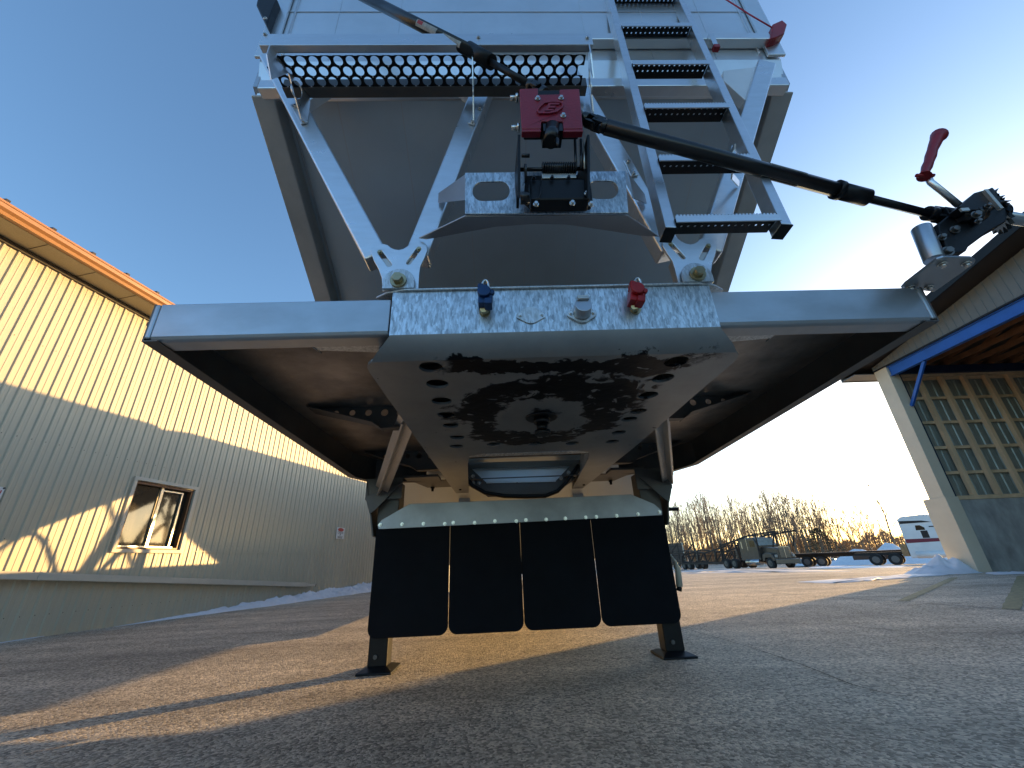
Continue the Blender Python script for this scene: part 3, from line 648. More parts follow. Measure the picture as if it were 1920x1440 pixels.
# coupler plate with its turned-up front lip
mb = MB(); rows = [(-.333, .712, 1.108, 1.262), (-.343, .721, 1.113, 1.250), (-.357, .735, 1.122, 1.236), (-.374, .752, 1.134, 1.221), (-.389, .767, 1.148, 1.209), (-.402, .780, 1.166, 1.200)]
nx = 14; vs = []
for (a, b, y, z) in rows:
    for i in range(nx+1): vs.append((a+(b-a)*i/nx, y, z))
mb.add(vs, [[j*(nx+1)+i, j*(nx+1)+i+1, (j+1)*(nx+1)+i+1, (j+1)*(nx+1)+i] for j in range(len(rows)-1) for i in range(nx)], True)
mb.build('plate_lip', 'greasy_plate', tr)
Hs = []
for u, v in [(808, 689), (820, 720), (828, 752), (836, 778), (845, 798), (857, 820), (856, 837), (1268, 678), (1243, 709), (1215, 741), (1197, 771), (1180, 786), (1160, 811), (925, 833), (1003, 832), (1073, 831), (1148, 828)]:
    p = P(u, v, Z=1.2); rr = .040 if v < 760 else .037; Hs.append(circ(p.x, p.y, rr, 24))
plt = [(-.43, 1.24), (-.427, 1.208), (-.418, 1.185), (-.402, 1.167), (.780, 1.167), (.796, 1.185), (.805, 1.208), (.81, 1.24), (.800, 2.32), (.745, 3.9), (.655, 3.9), (.57, 2.62), (.54, 2.45), (.45, 2.40), (-.10, 2.40), (-.19, 2.45), (-.215, 2.62), (-.31, 3.9), (-.42, 3.9), (-.43, 2.32)]
mb = MB(); mb.plate(plt, Hs, .010, (0, 0, 1.205), (1, 0, 0), (0, 1, 0)); cp = mb.build('coupler_plate', 'greasy_plate', tr)
mb = MB(); kx, ky = .19, 1.76
mb.tube((kx, ky, 1.2), (kx, ky, 1.193), .075, .07, 32); mb.tube((kx, ky, 1.193), (kx, ky, 1.17), .036, n=24); mb.tube((kx, ky, 1.17), (kx, ky, 1.135), .025, n=24); mb.tube((kx, ky, 1.135), (kx, ky, 1.118), .036, n=24)
mb.build('kingpin', 'black_gloss', cp)
def fr(m, s_):
    mb = MB(); a, b = m(-.41), m(-.402); mb.hexa([(a, 1.25, 1.212), (b, 1.25, 1.212), (b, 3.85, 1.212), (a, 3.85, 1.212)], [(a, 1.25, 1.393), (b, 1.25, 1.393), (b, 3.6, 1.393), (a, 3.6, 1.393)])
    a, b = m(-.235), m(-.228); mb.hexa([(a, 2.46, 1.212), (b, 2.46, 1.212), (m(-.318), 3.85, 1.212), (m(-.325), 3.85, 1.212)], [(a, 2.46, 1.393), (b, 2.46, 1.393), (m(-.318), 3.5, 1.393), (m(-.325), 3.5, 1.393)])
    mb.build('frame_rail', 'galv_plain', tr)
    # strut from frame rail down to the landing leg
    mb = MB(); p = (m(-.455), 1.93, 1.285); q = (m(-.86), 3.0, 1.12); mb.beam(p, q, .012, .11, (.6 if s_ == 0 else -.6, 0, 1))
    mb.beam(p, q, .10, .010, (.6 if s_ == 0 else -.6, 0, 1)); mb.build('leg_strut', 'alu_edge', tr, .003)
mir(fr)
mb = MB(); mb.bb(-.205, .565, 2.46, 2.475, 1.213, 1.30); mb.bb(-.205, .565, 2.475, 2.53, 1.213, 1.219); mb.build('cross_channel', 'galv', tr, .002)
mb = MB(); ol = [(-.16, 1.213), (-.16, 1.37), (.52, 1.37), (.52, 1.213)]
mb.bb(-.205, .565, 2.41, 2.415, 1.212, 1.392); mb.build('cross_web', 'galv_plain', tr)
# trapezoid opening at the hopper nose
Yo = 3.42
mb = MB(); mb.pxplate([(862, 868), (880, 905), (915, 932), (1040, 927), (1078, 898), (1100, 862)], [[(884, 879), (912, 905), (1042, 902), (1068, 874)]], Yo, .012); mb.build('nose_frame', 'skirt_in', tr, .002)
mb = MB(); a, b, c_, d_ = [P(u, v, Y=Yo+.02) for u, v in ((875, 870), (905, 915), (1050, 912), (1080, 866))]
mb.hexa([a+Vector((0, .03, 0)), d_+Vector((0, .03, 0)), c_, b], [a+Vector((0, .035, 0)), d_+Vector((0, .035, 0)), c_+Vector((0, .005, 0)), b+Vector((0, .005, 0))])
mb.build('nose_sheet', 'white_alu', tr)
mb = MB(); mb.beam(P(912, 905, Y=Yo-.01), P(1042, 902, Y=Yo-.01), .02, .012, (0, 0, 1)); mb.build('nose_sheet', 'alu', tr)
for u, v in ((887, 893), (887, 905), (899, 905), (1052, 897), (1066, 886)):
    mb = MB(); mb.hexbolt(P(u, v, Y=Yo-.008), (0, -1, 0), .011, .02); mb.build('bolt', 'bolt', tr)
mb = MB(); mb.path([P(u, v, Y=3.36) for u, v in ((874, 876), (873, 892), (885, 910), (910, 924), (945, 930), (985, 931), (1022, 930), (1045, 921), (1063, 903), (1075, 886), (1085, 872))], .017, 8); mb.build('air_hose', 'black', tr)
mb = MB(); mb.bb(*(lambda p: (p.x-.02, p.x+.03, p.y, p.y+.03, p.z-.012, p.z+.012))(P(868, 885, Y=3.3))); mb.build('hose_fitting', 'red_plastic', tr, .003)
mb = MB(); mb.plate([(-.72, 3.34), (1.07, 3.34), (1.0, 3.66), (-.65, 3.66)], [[(-.16, 3.36), (.52, 3.36), (.50, 3.60), (-.14, 3.60)]], .006, (0, 0, 1.232), (1, 0, 0), (0, 1, 0)); mb.build('rear_deck_plate', 'dull_steel', tr)
for m in (lambda x: x, mx_):
    mb = MB(); xs_ = [m(-.74), m(-.48)]; a, b = min(xs_), max(xs_)
    mb.plate([(a, 3.12), (b, 3.12), (b, 3.28), (b-.06, 3.36), (a+.06, 3.36), (a, 3.28)], [], .02, (0, 0, 1.226), (1, 0, 0), (0, 1, 0)); mb.build('tank_pad', 'skirt_in', tr, .004)
    for k in (-.60, -.36, -.14, -.05):
        m2 = MB(); m2.hexbolt((m(k), 3.62, 1.225), (0, 0, -1), .012, .035); m2.build('bolt', 'black', tr)
# landing gear legs
def leg(m, s_):
    mb = MB(); xc = m(-.82); w_ = .062
    mb.bb(xc-w_, xc+w_, 3.08, 3.20, .028, .95); lg = mb.build('landing_leg', 'black', tr, .008)
    mb = MB(); mb.bb(xc-w_-.012, xc+w_+.012, 3.065, 3.22, .60, 1.18); mb.build('outer_tube', 'skirt_in', lg, .006)
    mb = MB(); yc = 3.14
    B = [(xc-.11, yc-.13, .0), (xc+.11, yc-.13, .0), (xc+.11, yc+.13, .0), (xc-.11, yc+.13, .0)]; M_ = [(x, y, .012) for x, y, z in B]
    T = [(xc-.066, yc-.066, .032), (xc+.066, yc-.066, .032), (xc+.066, yc+.066, .032), (xc-.066, yc+.066, .032)]
    mb.hexa(B, M_); mb.hexa([(x, y, z+.0005) for x, y, z in M_], T); mb.build('foot', 'black', lg, .004)
    mb = MB(); mb.tube((xc-w_*.2, 3.078, .085), (xc-w_*.2, 3.068, .085), .013, n=12); mb.build('pin', 'dull_steel', lg)
    # side bracket / skirt around the leg head
    mb = MB(); d = 1 if s_ == 0 else -1
    mb.hexa([(m(-.985), 3.02, 1.20), (m(-.975), 3.02, 1.20), (m(-.975), 3.3, 1.20), (m(-.985), 3.3, 1.20)], [(m(-.905), 3.02, .80), (m(-.895), 3.02, .80), (m(-.895), 3.3, .80), (m(-.905), 3.3, .80)])
    mb.bb(m(-.98), m(-.72), 3.02, 3.03, 1.05, 1.2); mb.hexa([(m(-.975), 3.0, 1.07), (m(-.72), 3.0, 1.16), (m(-.72), 3.01, 1.16), (m(-.975), 3.01, 1.07)], [(m(-.93), 3.0, .95), (m(-.89), 3.0, .98), (m(-.89), 3.01, .98), (m(-.93), 3.01, .95)])
    mb.build('leg_bracket', 'dull_steel', tr, .002)
for s_ in (0, 1): leg((lambda x: x) if s_ == 0 else (lambda x: .27-x), s_)
mb = MB(); mb.bb(-.72, 1.08, 3.10, 3.16, .86, .93); mb.build('leg_crossbar', 'skirt_in', tr, .004)
mb = MB(); mb.tube((1.20, 3.12, .915), (1.30, 3.12, .912), .014, n=10); mb.build('gear_shaft', 'black', tr)
mb = MB(); q = [P(u, v, Y=3.1) for u, v in ((1257, 1040), (1266, 1052), (1271, 1066), (1274, 1100))]; mb.path(q, [.006, .006, .02, .022], 10); mb.cur = 1; mb.path([q[3], P(1273, 1108, Y=3.1)], .018, 10); mb.build('crank_handle', ['trim_beige', 'black'], tr)
# flap bracket + four mud flaps
FY = 3.02
mb = MB(); mb.pxplate([(708, 985), (716, 975), (768, 945), (870, 941), (985, 936), (1183, 927), (1226, 945), (1241, 958), (1241, 966), (985, 979), (718, 992), (710, 992)], [], FY, .006)
fb_ = mb.build('flap_bracket', 'bracket_alu', tr, .002)
for u, v in [(713, 984), (754, 983), (794, 982), (834, 982), (850, 980), (890, 980), (928, 977), (968, 977), (986, 975), (1024, 974), (1060, 972), (1098, 970), (1118, 969), (1156, 967), (1196, 964), (1236, 960)]:
    m2 = MB(); p = P(u, v, Y=FY-.004); m2.hexbolt(p, (0, -1, 0), .0085, .014); m2.build('bolt', 'bolt', tr)
flx = [(-.882, -.3720), (-.3680, .1165), (.1205, .6205), (.6245, 1.146)]
for k, (a, b) in enumerate(flx):
    mb = MB(); r_ = .055; zb, zt = .192+.001*k, .872; cw = (a+b)/2; hw = (b-a)/2; n_ = 7
    tl = .012
    out = [(cw-hw+tl*0, zt), (cw-hw, zb+r_)]+[(cw-hw+r_-r_*math.cos(math.pi/2*i/n_), zb+r_-r_*math.sin(math.pi/2*i/n_)) for i in range(1, n_+1)] + \
          [(cw+hw-r_+r_*math.sin(math.pi/2*i/n_), zb+r_-r_*math.cos(math.pi/2*i/n_)) for i in range(n_+1)]+[(cw+hw, zt)]
    mb.plate(out, [], .010, (0, FY+.012, 0), (1, 0, 0), (0, 0, 1)); mb.build('mud_flap', 'rubber', tr, .002)
# braces
BY = 1.165
def brace(p, q, wd=.082, name='brace'):
    mb = MB(); mb.beam((p[0], BY, p[1]), (q[0], BY, q[1]), wd, .07, (0, -1, 0)); return mb.build(name, 'alu', tr, .006)
brace((-1.02, 2.80), (-.415, 1.60)); brace((.0, 2.68), (-.275, 1.60)); brace((.36, 2.68), (.635, 1.60)); brace((1.315, 2.72), (.775, 1.60))
GO = [(695, 471), (702, 463), (712, 460), (721, 460), (728, 462), (734, 467), (741, 470), (748, 471), (757, 469), (765, 464), (773, 457), (786, 454), (796, 457), (801, 463), (802, 472), (796, 487), (789, 501), (787, 515), (785, 547), (718, 547), (717, 524), (711, 507), (702, 491)]
def cxz(u, v, Y): p = P(u, v, Y=Y); return p.x, p.z
g0 = [cxz(u, v, 1.12) for u, v in GO]; g0 = [(x, z-.0) for x, z in g0]
def sl_(a, b, r): (x0, z0), (x1, z1) = cxz(*a, 1.12), cxz(*b, 1.12); return slot(x0, z0, x1, z1, r)
S1 = sl_((713, 475), (731, 499), .0085); S2 = sl_((786, 469), (767, 495), .0085)
def gus(m, s_):
    mb = MB(); mb.plate([(m(x), z) for x, z in g0], [[(m(x), z) for x, z in S] for S in (S1, S2)], .010, (0, 1.118, 0), (1, 0, 0), (0, 0, 1)); g = mb.build('gusset_plate', 'alu', tr, .0015)
    lx, lz = cxz(748, 530, 1.105); lx = m(lx)
    mb = MB(); ol = [(lx-.052, 1.433), (lx-.052, lz)]+[(lx-.052*math.cos(math.pi*i/12), lz+.052*math.sin(math.pi*i/12)) for i in range(1, 12)]+[(lx+.052, lz), (lx+.052, 1.433)]
    mb.plate(ol, [], .009, (0, 1.103, 0), (1, 0, 0), (0, 0, 1)); mb.build('hinge_lug', 'galv_plain', tr, .0015)
    mb = MB(); mb.hexbolt((lx, 1.0985, lz+.002), (0, -1, 0), .0185, .026); mb.build('hinge_bolt', 'brass_bolt', tr)
    for (u, v) in ((713, 475), (786, 469)):
        x, z = cxz(u, v, 1.12); mb = MB(); mb.hexbolt((m(x), 1.118, z), (0, -1, 0), .006, .01); mb.build('bolt', 'brass_bolt', g)
    x0 = m(-.345); mb = MB(); mb.hexa([(m(-.36), 1.125, 1.433), (m(-.29), 1.125, 1.433), (m(-.29), 1.2, 1.433), (m(-.36), 1.2, 1.433)], [(m(-.40), 1.125, 1.58), (m(-.28), 1.125, 1.58), (m(-.28), 1.2, 1.58), (m(-.40), 1.2, 1.58)]); mb.build('gusset_block', 'alu_edge', tr, .002)
mir(gus)
# crank gear mounting bracket
MY = 1.0
mb = MB(); mb.pxplate([(872, 325), (1172, 322), (1178, 400), (872, 402)], [[(u, v) for u, v in slot(904, 360, 938, 359, 18)], [(u, v) for u, v in slot(1118, 357, 1142, 357, 17)]], MY, .006); mk = mb.build('mount_plate', 'galv', tr, .0015)
mb = MB()
arc = [(785, 446), (800, 448), (860, 437), (930, 424), (1000, 419), (1060, 420), (1130, 430), (1200, 441), (1236, 443)]
zb = 1.646; fl = [P(u, v, Z=zb) for u, v in arc]; fr_ = [P(u, v, Z=zb) for u, v in ((1176, 403), (872, 404))]
mb.plate([(p.x, p.y) for p in fl+fr_], [], .006, (0, 0, zb), (1, 0, 0), (0, 1, 0)); mb.build('mount_flange', 'alu_dull', tr, .0015)
for tri in ([(872, 327), (822, 362), (822, 374), (872, 374)], [(1175, 324), (1206, 364), (1206, 370), (1178, 372)]):
    zt = 1.83; a = P(*tri[0], Y=MY); b = P(*tri[1], Y=1.12); c_ = P(*tri[3], Y=MY)
    mb = MB(); mb.hexa([a, b, b+Vector((0, 0, -.05)), Vector((a.x, a.y, a.z-.12))], [p+Vector((.006, 0, 0)) for p in (a, b, b+Vector((0, 0, -.05)), Vector((a.x, a.y, a.z-.12)))])
    mb.build('mount_wing', 'alu_dull', tr)
# ---- red-covered crank gearbox on the bracket
GY = .90
mb = MB(); mb.pxplate([(968, 262), (976, 255), (1002, 310), (1100, 306), (1104, 258), (1098, 300), (1106, 345), (1112, 388), (1106, 392), (992, 393), (978, 378), (971, 330)], [], .955, .02) if False else None
gx = lambda u, v, Y=GY: P(u, v, Y=Y)
mb.pxplate([(985, 332), (1105, 330), (1111, 378), (1108, 391), (995, 392), (981, 380)], [], .955, .012); gb = mb.build('gearbox_base', 'black', tr, .003)
for xs2 in ((971, 977, 972, 979), (1101, 1107, 1106, 1113)):
    mb = MB()
    a = gx(xs2[0], 252, .86); b = gx(xs2[2], 378, .86)
    th_ = .008; bz_ = gx(xs2[2], 391, .955).z
    for pts in ([(a.x, .86, a.z), (a.x, .90, a.z), (b.x, .955, gx(xs2[2], 330, .955).z), (b.x, .955, bz_), (b.x, .90, bz_+.0), (b.x, .875, b.z+.03)],):
        mb.hexa([Vector(p) for p in pts], [Vector(p)+Vector((th_, 0, 0)) for p in pts])
    mb.build('side_cheek', 'black', tr, .001)
mb = MB(); a = gx(975, 318); b = gx(1100, 316); mb.tube(a, b, .006); mb.tube(gx(1016, 317), gx(1080, 316), .0165, n=20)
for i in range(15):
    q = gx(1017+i*4.3, 317); mb.tube(q, q+Vector((.0028, 0, 0)), .0205, n=18)
mb.build('spring_shaft', 'black_gloss', tr)
mb = MB(); mb.plate(circ(0, 0, .026, 28)+[], [], .006, gx(985, 325, .87), (0, 1, 0), (0, 0, 1)); mb.build('pulley', 'black_gloss', tr)
mb = MB(); mb.tube(gx(975, 372, .87), gx(992, 371, .87), .017); mb.build('hub', 'black_gloss', tr)
mb = MB(); mb.tube(gx(978, 292, .87), gx(993, 292, .87), .006); mb.build('pin', 'black_gloss', tr)
mb = MB(); mb.bb(*(lambda p, q: (p.x, q.x, .90, .935, q.z, p.z))(gx(1016, 325), gx(1081, 333))); mb.build('toothed_bar', 'steel_pale', tr, .001)
mb = MB()
for u in range(1018, 1080, 4):
    p = gx(u, 323.5, .90); mb.box(p+Vector((0, -.002, 0)), (.0022, .006, .006))
mb.build('teeth', 'black', tr)
mb = MB(); mb.bb(*(lambda p, q: (p.x, q.x, .90, .95, q.z, p.z))(gx(992, 336), gx(1104, 388, .93))); mb.build('gear_housing', 'black', tr, .006)
mb = MB(); mb.path([gx(1014, 330, .885), gx(1014, 360, .885), gx(1010, 372, .885), gx(995, 374, .885)], .0022, 6); mb.build('spring_clip', 'black_gloss', tr)
for u, v in ((1005, 384), (1073, 382), (1108, 384), (1001, 335), (1035, 335), (1066, 335), (980, 366), (1099, 364), (1101, 322), (1103, 340)):
    m2 = MB(); big = v > 380; m2.hexbolt(gx(u, v, .893), (0, -1, 0), .006 if big else .0045, .010); m2.build('bolt', 'bolt' if big or u > 1095 else 'black_gloss', tr)
# rods up to the red cover
for u0, u1 in ((1078, 1080), (1089, 1090), (1095, 1096)):
    m2 = MB(); m2.tube(gx(u0, 262, .89), gx(u1, 318, .89), .0045 if u0 < 1093 else .003); m2.build('guide_rod', 'black_gloss' if u0 < 1093 else 'steel_pale', tr)
RC = [(974, 168), (1009, 167), (1009, 179), (1049, 178), (1049, 169), (1086, 168), (1089, 200), (1093, 243), (1056, 243), (1055, 229), (1015, 229), (1014, 243), (978, 243), (975, 200)]
mb = MB(); mb.pxplate(RC, [], .84, .006)
p, q = P(978, 243, Y=.84), P(1014, 243, Y=.84)
mb.hexa([(p.x, .838, p.z), (q.x, .838, p.z), (q.x, .862, p.z+.0), (p.x, .862, p.z)], [(p.x, .838, p.z-.012), (q.x, .838, p.z-.012), (q.x, .862, p.z-.008), (p.x, .862, p.z-.008)])
p, q = P(1056, 243, Y=.84), P(1093, 243, Y=.84)
mb.hexa([(p.x, .838, p.z), (q.x, .838, p.z), (q.x, .862, p.z+.0), (p.x, .862, p.z)], [(p.x, .838, p.z-.012), (q.x, .838, p.z-.012), (q.x, .862, p.z-.008), (p.x, .862, p.z-.008)])
cv = mb.build('gearbox_cover', 'red_cover', tr, .003)
mb = MB(); a = P(975, 172, Y=.86); b = P(1090, 240, Y=.86); mb.bb(a.x+.004, b.x-.004, .848, .90, b.z, a.z-.012); mb.build('gearbox_body', 'black', tr, .004)
mb = MB(); a = P(1015, 231, Y=.83); b = P(1055, 262, Y=.83)
mb.tube(P(1035, 244, Y=.862), P(1033, 266, Y=.85), .030, .022, 20); mb.bb(P(1017, 232, Y=.85).x, P(1053, 232, Y=.85).x, .842, .90, P(1017, 250, Y=.85).z, P(1017, 226, Y=.85).z); mb.tube(P(1044, 262, Y=.84), P(1047, 276, Y=.84), .008, .002, 8); mb.build('rubber_boot', 'black_gloss', tr)
for u, v in ((1008, 186), (1052, 185), (1056, 218)):
    m2 = MB(); m2.hexbolt(P(u, v, Y=.8365), (0, -1, 0), .0062, .009); m2.build('bolt', 'bolt', cv)
for u, v in ((963, 184), (966, 240)):
    m2 = MB(); q = P(u+8, v, Y=.87); m2.hexbolt(q, (-1, 0, 0), .010, .026); m2.build('bolt', 'bolt', cv)
mb = MB(); em = [(1006, 209), (1010, 201), (1019, 193), (1034, 190), (1052, 191), (1057, 196), (1055, 203), (1045, 211), (1030, 214), (1010, 214)]; em2 = [(1009, 208), (1013, 202), (1021, 195), (1035, 192.5), (1050, 193.5), (1054, 197), (1052, 202), (1043, 208.5), (1029, 211.5), (1012, 211.5)]
mb.pxplate(em, [em2], .8345, .007)
Ept = [(1021, 209), (1029, 194), (1050, 194), (1048, 197.5), (1032, 197.5), (1030.5, 200), (1042, 200), (1040, 203.5), (1028.5, 203.5), (1027.5, 206), (1038, 206), (1036, 209)]
mb.pxplate(Ept, [], .8355, .006); mb.build('emblem', 'red_cover', cv)
# ---- crank shafts
def shaft(name, pts, r, matn='black_gloss'):
    mb = MB(); mb.path(pts, r, 16); return mb.build(name, matn, tr)
SY_ = .86
a = P(1120, 230, Y=SY_); b = P(1612, 368, Y=1.0); c2 = P(1600, 366, Y=.998)
mb = MB(); mb.tube(P(1135, 238, Y=SY_), b, .0235, n=24); sh = mb.build('drive_shaft', 'black_gloss', tr)
b2 = P(1745, 402, Y=1.03)
mb = MB(); mb.tube(P(1572, 357, Y=.99), P(1626, 371, Y=1.003), .0275, n=24); mb.tube(P(1566, 355, Y=.988), P(1576, 358, Y=.991), .031, n=24); mb.build('shaft_collar', 'black', tr)
mb = MB(); mb.tube(P(1620, 370, Y=1.0), b2, .0155, n=4); mb.build('inner_shaft', 'black', tr)
def sticker(pts_px, Y, name='decal', m_='sticker', rim='steel_pale'):
    pass
d_ = (b-P(1135, 238, Y=SY_)).normalized()
def on_shaft(u, v, Yv, f): return P(u, v, Y=Yv)
def wrap_decal(p, q, r, a0, a1, mt, parent, n=6, dr=.0006):
    p, q = Vector(p), Vector(q); d = (q-p).normalized(); up = (Vector((0, 0, 1))-d*d.z).normalized(); sd_ = d.cross(up)   # sd_ sideways
    mb = MB(); vs = []
    for k in range(n+1):
        a = a0+(a1-a0)*k/n; o_ = (up*math.sin(a)-Vector((0, 1, 0))*math.cos(a)*1.0); o_ = (o_-d*o_.dot(d)).normalized()*(r+dr); vs += [p+o_, q+o_]
    mb.add(vs, [[2*i, 2*i+1, 2*i+3, 2*i+2] for i in range(n)], True); return mb.build('decal', mt, parent)
A0 = P(1135, 238, Y=SY_)
tt = lambda u: A0.lerp(b, (u-1135)/(1612-1135))
wrap_decal(tt(1428), tt(1500), .0235, R_(0), R_(42), 'sticker', sh); wrap_decal(tt(1430), tt(1498), .0235, R_(4), R_(42), 'black', sh, dr=.0009); wrap_decal(tt(1432), tt(1496), .0235, R_(8), R_(42), 'sticker', sh, dr=.0012)
wrap_decal(tt(1420), tt(1490), .0235, R_(-96), R_(-125), 'sticker', sh); wrap_decal(tt(1422), tt(1488), .0235, R_(-99), R_(-124), 'black', sh, dr=.0009)
# upper shaft going to the tarp roll
a = P(1000, 163, Y=.885); b = P(908, 109, Y=.93); c2 = P(640, -28, Y=1.02)
mb = MB(); mb.tube(b, c2, .0225, n=24); sh2 = mb.build('drive_shaft', 'black_gloss', tr)
mb = MB(); mb.tube(P(922, 117, Y=.925), P(880, 92, Y=.94), .026, n=24); mb.build('shaft_collar', 'black', tr)
mb = MB(); mb.tube(b, a, .0155, n=4); mb.build('inner_shaft', 'black', tr)
A1 = b; tu = lambda u: b.lerp(c2, (908-u)/(908-640))
wrap_decal(tu(836), tu(801), .0225, R_(-10), R_(-70), 'sticker', sh2); wrap_decal(tu(812), tu(803), .0225, R_(-14), R_(-45), 'sticker_red', sh2, dr=.0009)
wrap_decal(tu(876), tu(846), .0225, R_(-20), R_(-70), 'sticker', sh2)
# universal joints
def ujoint(p, q, r, nm='universal_joint'):
    p, q = Vector(p), Vector(q); d = (q-p); m_ = (p+q)/2; dn = d.normalized(); sd_ = dn.cross(Vector((0, 1, 0))).normalized(); mb = MB()
    mb.tube(p, p+d*.22, r*1.1, n=18); mb.tube(q, q-d*.22, r*1.1, n=18)
    for k in (-1, 1):
        mb.beam(p+d*.2+sd_*r*.8*k, m_+dn*r*.35+sd_*r*.8*k, r*.5, r*1.5, (0, -1, 0)); mb.beam(q-d*.2+Vector((0, r*.8*k, 0)), m_-dn*r*.35+Vector((0, r*.8*k, 0)), r*1.5, r*.5, (0, -1, 0))
    mb.tube(m_-sd_*r*1.15, m_+sd_*r*1.15, r*.36, n=12); mb.tube(m_-Vector((0, r*1.15, 0)), m_+Vector((0, r*1.15, 0)), r*.36, n=12)
    return mb.build(nm, 'black_gloss', tr, .001)
ujoint(P(1093, 222, Y=.87), P(1140, 240, Y=.86), .019); ujoint(P(1022, 176, Y=.88), P(992, 160, Y=.888), .018); ujoint(P(1738, 400, Y=1.03), P(1795, 408, Y=1.05), .022)
# ---- tarp crank at the right end of the beam
zp = 1.418
cpl = [P(u, v, Z=zp) for u, v in ((1690, 541), (1697, 533), (1757, 487), (1770, 483), (1822, 484), (1830, 489), (1827, 495), (1752, 548))]
mb = MB(); mb.plate([(p.x, p.y) for p in cpl], [], .010, (0, 0, zp+.005), (1, 0, 0), (0, 1, 0)); kp = mb.build('crank_base_plate', 'beam_steel', tr, .003)
for u, v in ((1766, 494), (1811, 493), (1706, 538), (1742, 537)):
    m2 = MB(); p = P(u, v, Z=zp); m2.hexbolt(p, (0, 0, -1), .009, .014); m2.build('bolt', 'bolt', kp)
CY = 1.03
mb = MB(); p0 = P(1752, 488, Y=CY); p1 = P(1727, 428, Y=CY+.0); mb.tube(p0, p1, .027, n=28); mb.build('crank_post', 'beam_steel', tr, .002)
mb = MB(); mb.pxplate([(1745, 430), (1800, 385), (1847, 361), (1878, 395), (1872, 425), (1845, 440), (1802, 472), (1798, 480), (1768, 484), (1748, 446)], [], 1.035, .05); mb.build('crank_housing', 'black', tr, .004)
mb = MB(); mb.pxplate([(1787, 396), (1816, 370), (1848, 361), (1868, 388), (1846, 402), (1800, 402)], [], .985, .04); mb.build('crank_guard', 'black', tr, .003)
mb = MB(); mb.beam(P(1846, 357, Y=.96), P(1876, 392, Y=.96), .012, .01, (0, -1, 0)); mb.beam(P(1801, 394, Y=.96), P(1816, 393, Y=.96), .012, .006, (0, -1, 0)); mb.build('guard_strap', 'steel_pale', tr)
# ratchet wheel
gc = P(1862, 400, Y=1.06); out = []; n_ = 20
for i in range(n_):
    a_ = 2*math.pi*i/n_; out += [(.062*math.cos(a_), .062*math.sin(a_)), (.082*math.cos(a_+.22), .082*math.sin(a_+.22)), (.064*math.cos(a_+.27), .064*math.sin(a_+.27))]
mb = MB(); mb.plate(out, [], .012, gc, (.45, .75, .1), (-.2, 0, 1)); mb.tube(gc+Vector((-.02, 0, 0)), gc+Vector((.04, .0, .005)), .03, n=20); mb.build('ratchet_wheel', 'black', tr, .001)
for u0, v0, u1, v1 in ((1858, 366, 1872, 353), (1866, 375, 1884, 366), (1868, 381, 1896, 376)):
    m2 = MB(); q0, q1 = P(u0, v0, Y=1.0), P(u1, v1, Y=1.0); m2.tube(q0, q1, .010, .001, 8); m2.build('pawl_tip', 'black_gloss', tr)
for u, v, r_ in ((1765, 446, .008), (1776, 472, .012), (1789, 432, .010), (1829, 404, .010), (1850, 388, .006), (1832, 417, .006)):
    m2 = MB(); q0 = P(u, v, Y=1.008 if v > 420 else .963); m2.hexbolt(q0, (-.2, -1, 0), r_, .014); m2.build('bolt', 'grille', tr)
mb = MB(); mb.tube(P(1795, 406, Y=1.0), P(1842, 402, Y=1.0), .022, n=20); mb.tube(P(1822, 404, Y=.99), P(1834, 403, Y=.99), .027, n=20); mb.build('gear_hub', 'black_gloss', tr)
mb = MB(); mb.tube(P(1880, 406, Y=1.08), P(1960, 420, Y=1.12), .021, n=20); mb.build('crank_tube', 'beam_steel', tr)
mb = MB(); mb.path([P(u, v, Y=1.0) for u, v in ((1738, 330), (1745, 342), (1798, 385))], .0105, 12); arm = mb.build('crank_arm', 'alu', tr)
mb = MB(); g_ = [P(u, v, Y=.99) for u, v in ((1733, 331), (1734, 324), (1738, 313), (1742, 303), (1745, 293), (1748, 282), (1752, 272), (1757, 260), (1761, 254))]
mb.path(g_, [.021, .012, .016, .0145, .017, .0155, .018, .020, .026], 16); mb.tube(P(1718, 329, Y=.99), P(1751, 329, Y=.99), .006, n=10); mb.build('grip', 'red_plastic', arm)
